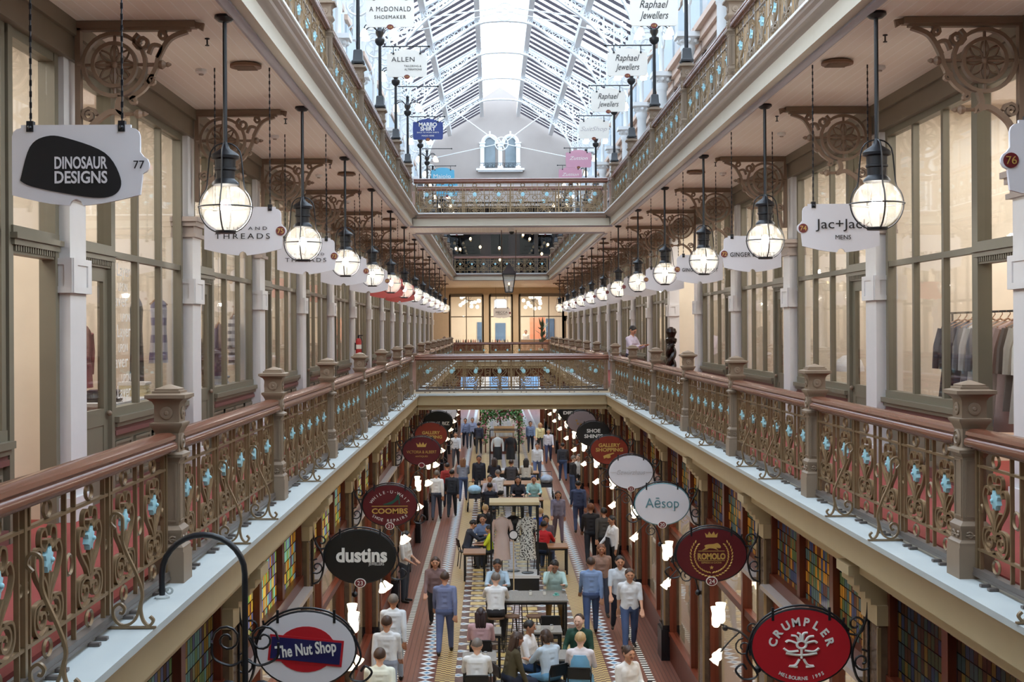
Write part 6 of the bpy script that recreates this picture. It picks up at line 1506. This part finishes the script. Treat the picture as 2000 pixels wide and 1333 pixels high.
def leopard():
    m = mat('leopard_cloth', (206, 196, 180), .8, vary=0); nt = m.node_tree; b = nt.nodes['Principled BSDF']; tc = nt.nodes.new('ShaderNodeTexCoord'); v = nt.nodes.new('ShaderNodeTexVoronoi'); v.inputs['Scale'].default_value = 22
    nt.links.new(tc.outputs['Object'], v.inputs['Vector']); r = nt.nodes.new('ShaderNodeMapRange'); r.inputs[1].default_value = .38; r.inputs[2].default_value = .46; nt.links.new(v.outputs[0], r.inputs[0])
    mx = nt.nodes.new('ShaderNodeMix'); mx.data_type = 'RGBA'; mx.inputs[6].default_value = (*lin((54, 48, 44)), 1); mx.inputs[7].default_value = (*lin((236, 230, 220)), 1); nt.links.new(r.outputs[0], mx.inputs[0]); nt.links.new(mx.outputs[2], b.inputs['Base Color']); return m
case(.0, 33.2, 1.25, .85, 2.2, 'black framed glass case with two hanging dresses, nearer case')
dress_form((-.32, 33.1, .40), mat('blush_cloth', (230, 200, 188), .8), True, 'long pale blush coat on a form in the nearer case'); dress_form((.34, 33.1, .40), leopard(), True, 'long speckled dress on a form in the nearer case'); dress_form((-.02, 33.35, .40), mat('black_cloth', (34, 34, 40), .8), False, 'black jacket on a form between the blush coat and speckled dress')
t = empty('round_mirror', (-.03, 32.65, 0)); MB().lathe([(.14, 0), (.14, .02), (.02, .04)], 14).build('base', offwhite, t); MB().tube([(0, 0, .03), (0, 0, 1.32)], .018, 6).build('pole', mat('brass_pale', (206, 186, 150), .4, .3), t)
n = MB(); n.lathe([(.13, 0), (.13, .03)], 22); n.xf(0, Matrix.Translation((0, 0, 1.46)) @ Matrix.Rotation(PI / 2, 4, 'X')); n.build('frame', ink, t); n = MB(); n.lathe([(.10, .03), (.10, .035)], 22); n.xf(0, Matrix.Translation((0, 0, 1.46)) @ Matrix.Rotation(PI / 2, 4, 'X')); n.build('disc', offwhite, t); tag(t, 'white disc in black ring on a pale pole before the nearer case', 'mirror')
case(-.02, 57.8, 1.35, .8, 2.2, 'black framed glass case with two headless mannequins, farther case')
dress_form((-.33, 57.7, .40), mat('white_cloth', (230, 230, 230), .8), False, 'mannequin in white blouse and black skirt in the farther case', True, mat('black_cloth', (34, 34, 40), .8)); dress_form((.26, 57.7, .40), mat('black_cloth', (34, 34, 40), .8), False, 'mannequin in black suit in the farther case', True, mat('black_cloth', (34, 34, 40), .8))
def pram(at, m, label, rz=0):
    t = empty('pram', at, rz); b = MB(); b.ball((0, 0, .78), .3, 14, 8, (.85, 1.15, .6)); b.build('hood', m, t); b = MB(); b.box(-.22, .22, -.35, .25, .48, .62); b.build('seat', mat('pram_seat', (44, 46, 56), .7), t)
    b = MB(); b.tube([(-.22, .3, .2), (-.22, -.1, .6), (-.22, -.55, 1.02), (.22, -.55, 1.02), (.22, -.1, .6), (.22, .3, .2)], .014, 6); b.tube([(-.22, -.3, .16), (-.22, .0, .55)], .012, 5); b.tube([(.22, -.3, .16), (.22, .0, .55)], .012, 5); b.build('frame', blkf, t)
    for x in (-.25, .25):
        for y in (-.3, .3): b = MB(); b.ring((x, y, .14), .11, .03, 'X', 16, 6); b.lathe([(.02, -.01), (.02, .01)], 8, (x, y, .14)); b.build('wheel', blkf, t)
    tag(t, label, 'pram', 'prams')
pram(ground(925, 1000) + Vector((0, .2, 0)), mat('pram_blue_pattern', (150, 190, 222), .7, vary=.45, scale=9), 'pram with blue and white patterned hood by the tables', PI); pram(ground(1066, 975), mat('pram_grey', (150, 164, 184), .7, vary=.4, scale=8), 'pram with grey blue hood right of the wooden tables', PI)
t = empty('flower_arch', (-.02, 70, 0)); tag(t, 'leafy arch of pink flowers over the stall at the far end of the floor', 'flower arch')
MB().box(-.95, -.88, -.3, .3, 0, 2.3).box(.88, .95, -.3, .3, 0, 2.3).box(-.95, .95, -.3, .3, 2.25, 2.32).build('frame', timber, t)
rr = random.Random(9); fo = MB(); fl = MB()
for i in range(2200):
    u = rr.random()
    if u < .2: c = Vector((-.98 + rr.gauss(0, .10), rr.uniform(-.4, .4), rr.uniform(.5, 2.3)))
    elif u < .4: c = Vector((.98 + rr.gauss(0, .10), rr.uniform(-.4, .4), rr.uniform(.5, 2.3)))
    else: c = Vector((rr.uniform(-1.05, 1.05), rr.uniform(-.5, .5), 2.15 + rr.gauss(0, .22)))
    d = Vector((rr.gauss(0, 1), rr.gauss(0, 1), rr.gauss(0, 1))).normalized(); s = d.orthogonal().normalized(); l = .12
    fo.add([c, c + d * l * .5 + s * .045, c + d * l, c + d * l * .5 - s * .045], [(0, 1, 2, 3)])
    if i % 9 == 0 and c.z < 2.2 or i % 16 == 0: fl.ball(tuple(c + d * .06), .055, 7, 5)
fo.build('foliage', mat('arch_leaf', (92, 142, 84), .6, vary=.4), t); fl.build('blossoms', mat('blossom_pink', (216, 150, 170), .6, vary=.3), t)
t = empty('flower_stall', (-.02, 69.3, 0)); MB().box(-.7, .7, -.35, .35, 0, .85).build('counter', timber, t); MB().box(-.72, .72, -.37, .37, .85, .9).build('top', woodt, t); tag(t, 'wooden stall counter under the flower arch', 'stall')
t = empty('kraft_sign', (0.08, 68.9, 1.15)); MB().box(-.55, .55, -.02, .02, 0, .36).build('board', mat('kraft_brown', (186, 152, 112), .7), t); MB().box(-.5, -.46, -.02, .02, -.25, 0).box(.46, .5, -.02, .02, -.25, 0).build('legs', timber, t); letter('LETTERPRESS', .09, ink, t, 0, .18, -.03, wid=.7); tag(t, 'brown kraft board with dark capitals under the flower arch', 'sign')
# beyond: the street end of the ground floor
struct(MB().box(-9, -2.9, 90, 90.3, 0, G1 - .3).box(2.9, 9, 90, 90.3, 0, G1 - .3).box(-2.9, 2.9, 90, 90.3, 3.4, G1 - .3).build('wall_street_end', mahog), 'dark timber portal at the street end', 'wall')
wdw = empty('door_500', (0, 90, 0)); struct(wdw, 'glazed doors to the street', 'door'); b = MB(); [b.box(x - .06, x + .06, -.05, .05, 0, 3.4) for x in (-2.85, -1.4, 0, 1.4, 2.85)]; b.box(-2.9, 2.9, -.05, .05, 2.4, 2.5); b.build('frame', timber, wdw); MB().box(-2.9, 2.9, -.01, 0, 0, 3.4).build('pane', pane, wdw)
t = empty('street_building', (0, 108, 0)); MB().box(-14, 14, 0, 2, 0, 16).build('wall', mat('street_stone', (190, 184, 176), .7), t)
for i in range(-4, 5): b = MB(); b.box(i * 2.6 - .8, i * 2.6 + .8, -.03, .05, .4, 3.0); b.build('window', mat('street_blue_glass', (120, 160, 200), .1), t)
tag(t, 'pale street building seen through the doors at the far end', 'building')
# ---------------------------------------------------------------- shop displays on the lower gallery
def loft(b, S, n=14, ripple=0):
    v = []; f = []
    for z, rx, ry in S:
        for j in range(n): a = 2 * PI * j / n; k = 1 + ripple * math.sin(a * 5 + z * 7) * (1 if z < -.4 else .3); v.append((rx * k * math.cos(a), ry * k * math.sin(a), z))
    for i in range(len(S) - 1): f += [(n * i + j, n * (i + 1) + j, n * (i + 1) + (j + 1) % n, n * i + (j + 1) % n) for j in range(n)]
    f += [tuple(range(n)), tuple(range(n * len(S) - 1, n * (len(S) - 1) - 1, -1))]
    return b.add(v, f)
def hung(at, m, L, label, rz=0, sleeves=True, group='garments on hangers', wide=1.0):
    t = empty('hanging_garment', at, rz)
    if group == 'garments on hangers': MB().tube([(0, 0, .13), (0, 0, C1 - at[2])], .003, 4).build('line', iron, t)
    b = MB(); b.tube([(.0, 0, .06), (.03, 0, .10), (.02, 0, .135), (-.02, 0, .13)], .006, 5); b.tube([(-.20, 0, -.05), (0, 0, .05), (.20, 0, -.05)], .012, 5); b.build('hanger', woodt, t)
    b = MB(); loft(b, [(.02, .07, .035), (-.04, .20 * wide, .05), (-.12, .22 * wide, .065), (-.35, .19 * wide, .06), (-L * .7, .22 * wide, .07), (-L, .24 * wide, .075)], ripple=.06); b.build('cloth', m, t)
    if sleeves:
        for s in (-1, 1): MB().tube([(s * .19 * wide, 0, -.07), (s * .25 * wide, 0, -.28), (s * .27 * wide, .01, -.55)], [.055, .05, .04], 7).build('sleeve', m, t)
    tag(t, label, 'garment', group); return t
def stripes(name, a, c, p):
    m = mat(name, a, .8, vary=0); nt = m.node_tree; b = nt.nodes['Principled BSDF']; tc = nt.nodes.new('ShaderNodeTexCoord'); sp = nt.nodes.new('ShaderNodeSeparateXYZ'); nt.links.new(tc.outputs['Object'], sp.inputs[0])
    d = nt.nodes.new('ShaderNodeMath'); d.operation = 'DIVIDE'; d.inputs[1].default_value = p; nt.links.new(sp.outputs[2], d.inputs[0]); f = nt.nodes.new('ShaderNodeMath'); f.operation = 'FRACT'; nt.links.new(d.outputs[0], f.inputs[0])
    g = nt.nodes.new('ShaderNodeMath'); g.operation = 'GREATER_THAN'; g.inputs[1].default_value = .55; nt.links.new(f.outputs[0], g.inputs[0])
    mx = nt.nodes.new('ShaderNodeMix'); mx.data_type = 'RGBA'; mx.inputs[6].default_value = (*lin(a), 1); mx.inputs[7].default_value = (*lin(c), 1); nt.links.new(g.outputs[0], mx.inputs[0]); nt.links.new(mx.outputs[2], b.inputs['Base Color']); return m
# right shop: rail of clothes
t = empty('clothes_rail', (5.15, 13.2, F1)); tag(t, 'long dark clothes rail inside the nearest right gallery shop', 'clothes rail')
MB().tube([(0, -1.9, 1.92), (0, 2.7, 1.92)], .014, 6).build('rail', iron, t)
for y in (-1.85, 2.65): MB().tube([(0, y, 0), (0, y, 1.92)], .014, 6).box(-.25, .25, y - .02, y + .02, 0, .03).build('stand', iron, t)
CL = [(46, 50, 66), (40, 44, 58), (52, 58, 78), (120, 124, 134), (196, 196, 196), (112, 118, 132), (134, 118, 104), (150, 130, 118), (176, 150, 142), (120, 108, 100), (206, 200, 188), (216, 212, 200), (210, 206, 196), (190, 188, 180), (124, 122, 118), (214, 208, 198), (200, 190, 176), (150, 140, 128), (220, 216, 206), (96, 96, 100)]
CN = ['deep navy', 'black blue', 'navy', 'mid grey', 'pale grey', 'slate grey', 'taupe', 'fawn', 'dusty pink', 'mushroom', 'cream', 'ivory', 'bone', 'stone grey', 'charcoal', 'off-white', 'sand', 'tan', 'chalk white', 'dark grey']
for i, c in enumerate(CL): hung((5.15, 15.65 - i * .215, F1 + 1.79), cloth(c), .95 + .12 * ((i * 7) % 3), '%s garment on the long rail of the nearest right shop' % CN[i], RN.uniform(-.12, .12), True, 'garments on the right rail')
# left shop: window display
hung((-4.98, 15.95, EYE + .40), mat('dark_denim', (46, 52, 58), .8, vary=.35), 1.12, 'long dark dress hung in the nearest left shop window', PI / 2, False, wide=.85)
hung((-4.82, 16.4, EYE + .40), stripes('lilac_striped_knit', (206, 204, 216), (118, 112, 150), .22), .80, 'pale sleeveless knit with chest stripes in the nearest left shop window', PI / 2 - .3, False, wide=.8)
hung((-5.3, 14.9, EYE + .05), mat('multicolour_print', (126, 60, 66), .8, vary=.9, scale=10), .7, 'multicoloured printed top behind the window lettering', PI / 2, True)
for i, (c, n_) in enumerate((((52, 50, 52), 'black'), ((44, 44, 54), 'dark blue'), ((96, 70, 60), 'brown'), ((60, 56, 60), 'charcoal'))): hung((-5.6, 12.55 + i * .22, EYE + .0), cloth(c), .9, '%s garment on a hanger seen through the left shop door' % n_, 0, True, 'garments behind the left door')
for x_, y0_, y1_, z_, lb in ((-5.6, 12.35, 13.4, EYE + .135, 'dark rail behind the left shop door'), (5.9, 19.0, 20.1, F1 + 1.885, 'dark rail deep in the second right shop')):
    t = empty('clothes_rail', (x_, y0_, F1)); tag(t, lb + ' holding garments', 'clothes rail'); MB().tube([(0, 0, z_ - F1), (0, y1_ - y0_, z_ - F1)], .014, 6).build('rail', iron, t)
    for q_ in (.03, y1_ - y0_ - .03): MB().tube([(0, q_, 0), (0, q_, z_ - F1)], .014, 6).box(-.2, .2, q_ - .02, q_ + .02, 0, .03).build('stand', iron, t)
def folded(at, cols, label, grp):
    for i, c in enumerate(cols):
        b = MB(); z = i * .045; b.prism([(-.17, z), (.15, z), (.17, z + .012), (.17, z + .032), (.15, z + .043), (-.17, z + .043)], -.14, .14); o = b.build('folded_garment', cloth(c), None, at, .1 * (i % 3)); tag(o, label, 'folded clothes', grp)
def plinth(at, w_, d_, h_, label): t = empty('display_table', at); MB().box(-w_, w_, -d_, d_, h_ - .04, h_).build('table_top', offwhite, t); MB().box(-w_ + .04, w_ - .04, -d_ + .04, d_ - .04, 0, h_ - .04).build('base', offwhite, t); tag(t, label, 'display table')
plinth((-5.0, 15.2, F1), .3, 1.1, .95, 'white display bench inside the nearest left shop window'); folded((-4.95, 15.75, F1 + .95), [(206, 190, 150), (216, 204, 170), (210, 196, 160), (226, 222, 216)], 'folded cream knit in the stack on the nearest left bench', 'folded knits on the left bench'); folded((-4.95, 14.5, F1 + .95), [(52, 50, 60), (90, 90, 96), (60, 56, 66)], 'folded dark garment in the stack under the lettering', 'folded dark clothes on the left bench')
lt = empty('window_lettering', (-GLX + .012, 13.92, EYE - .03), PI / 2); tag(lt, 'white lettering in alternating lines on the nearest left shop window', 'lettering')
for i, (tx, x) in enumerate((('Layer', .04), ('UPON', 0), ('aver', -.06), ('UPON', .10), ('Layer', .04), ('UPON', 0), ('aver', -.06), ('UPON', .12), ('Layer', .04))):
    letter(tx, .20 if i % 2 == 0 else .13, inkw, lt, x, .68 - i * .165, -.004, wid=.50 if i % 2 == 0 else .34, depth=.001)
# second left shop
hung((-4.85, 21.3, EYE + .25), stripes('grey_striped_knit', (216, 214, 214), (110, 108, 118), .12), .80, 'grey and white striped jumper in the second left shop window', PI / 2, True)
hung((-4.95, 20.6, EYE + .10), mat('plaid_violet', (96, 76, 104), .8, vary=.9, scale=16), 1.0, 'violet plaid garment in the second left shop window', PI / 2, True); hung((-5.0, 20.0, EYE - .05), cloth((40, 40, 46)), .8, 'black garment in the second left shop window', PI / 2, True)
plinth((-5.0, 20.2, F1), .3, .9, .85, 'white display bench inside the second left shop window'); folded((-4.95, 20.5, F1 + .85), [(222, 224, 228), (196, 204, 216), (226, 226, 226), (180, 190, 206)], 'folded white shirt in the stack of the second left window', 'folded shirts in the second left window')
# second right shop: white dome lamp on a table
plinth((5.3, 20.4, F1), .35, .6, .78, 'pale table with a white dome lamp in the second right shop'); t = empty('dome_lamp', (5.25, 20.8, F1 + .78)); MB().lathe([(.08, 0), (.08, .02), (.015, .03), (.015, .28)], 14).build('stand', iron, t); MB().lathe([(.24, .26), (.235, .34), (.19, .44), (.10, .51), (.01, .53)], 20, cap=False).lathe([(.23, .26), (.22, .34), (.10, .49)], 20, cap=False).build('lamp_shade', offwhite, t); MB().ball((0, 0, .36), .045, 10, 8).build('bulb', glow('dome_bulb', (255, 236, 200), 12), t); tag(t, 'white dome table lamp in the second right shop window', 'lamp')
for i, c in enumerate(((38, 38, 44), (60, 56, 60), (30, 30, 34))): hung((5.9, 19.3 + i * .25, F1 + 1.75), cloth(c), 1.0, 'dark garment hung deep in the second right shop, %s' % ORD[i], 0, True, 'garments in the second right shop')
# chandeliers reflected and seen in the shops: small crystal pendants
for i, (sx, y) in enumerate(((1, 14.4), (1, 19.2), (1, 24.0), (-1, 19.2), (-1, 24.0))):
    t = empty('crystal_pendant', (sx * 6.6, y, C1)); MB().tube([(0, 0, 0), (0, 0, -1.5)], .012, 5).build('rod', iron, t)
    MB().ring((0, 0, -1.55), .24, .012, 'Z', 18, 5).build('ring', mat('brass_pale', (206, 186, 150), .4, .3), t)
    for k in range(8): MB().ball((.24 * math.cos(k * PI / 4), .24 * math.sin(k * PI / 4), -1.5), .03, 8, 6, (1, 1, 1.5)).build('bulb', glow('pendant_bulb_glow', (255, 238, 206), 14), t)
    tag(t, 'ring of small lights hanging in a %s gallery shop, %s' % ('right' if sx > 0 else 'left', ORD[i if i < 3 else i - 3]), 'pendant light', 'ring lights of the shops')
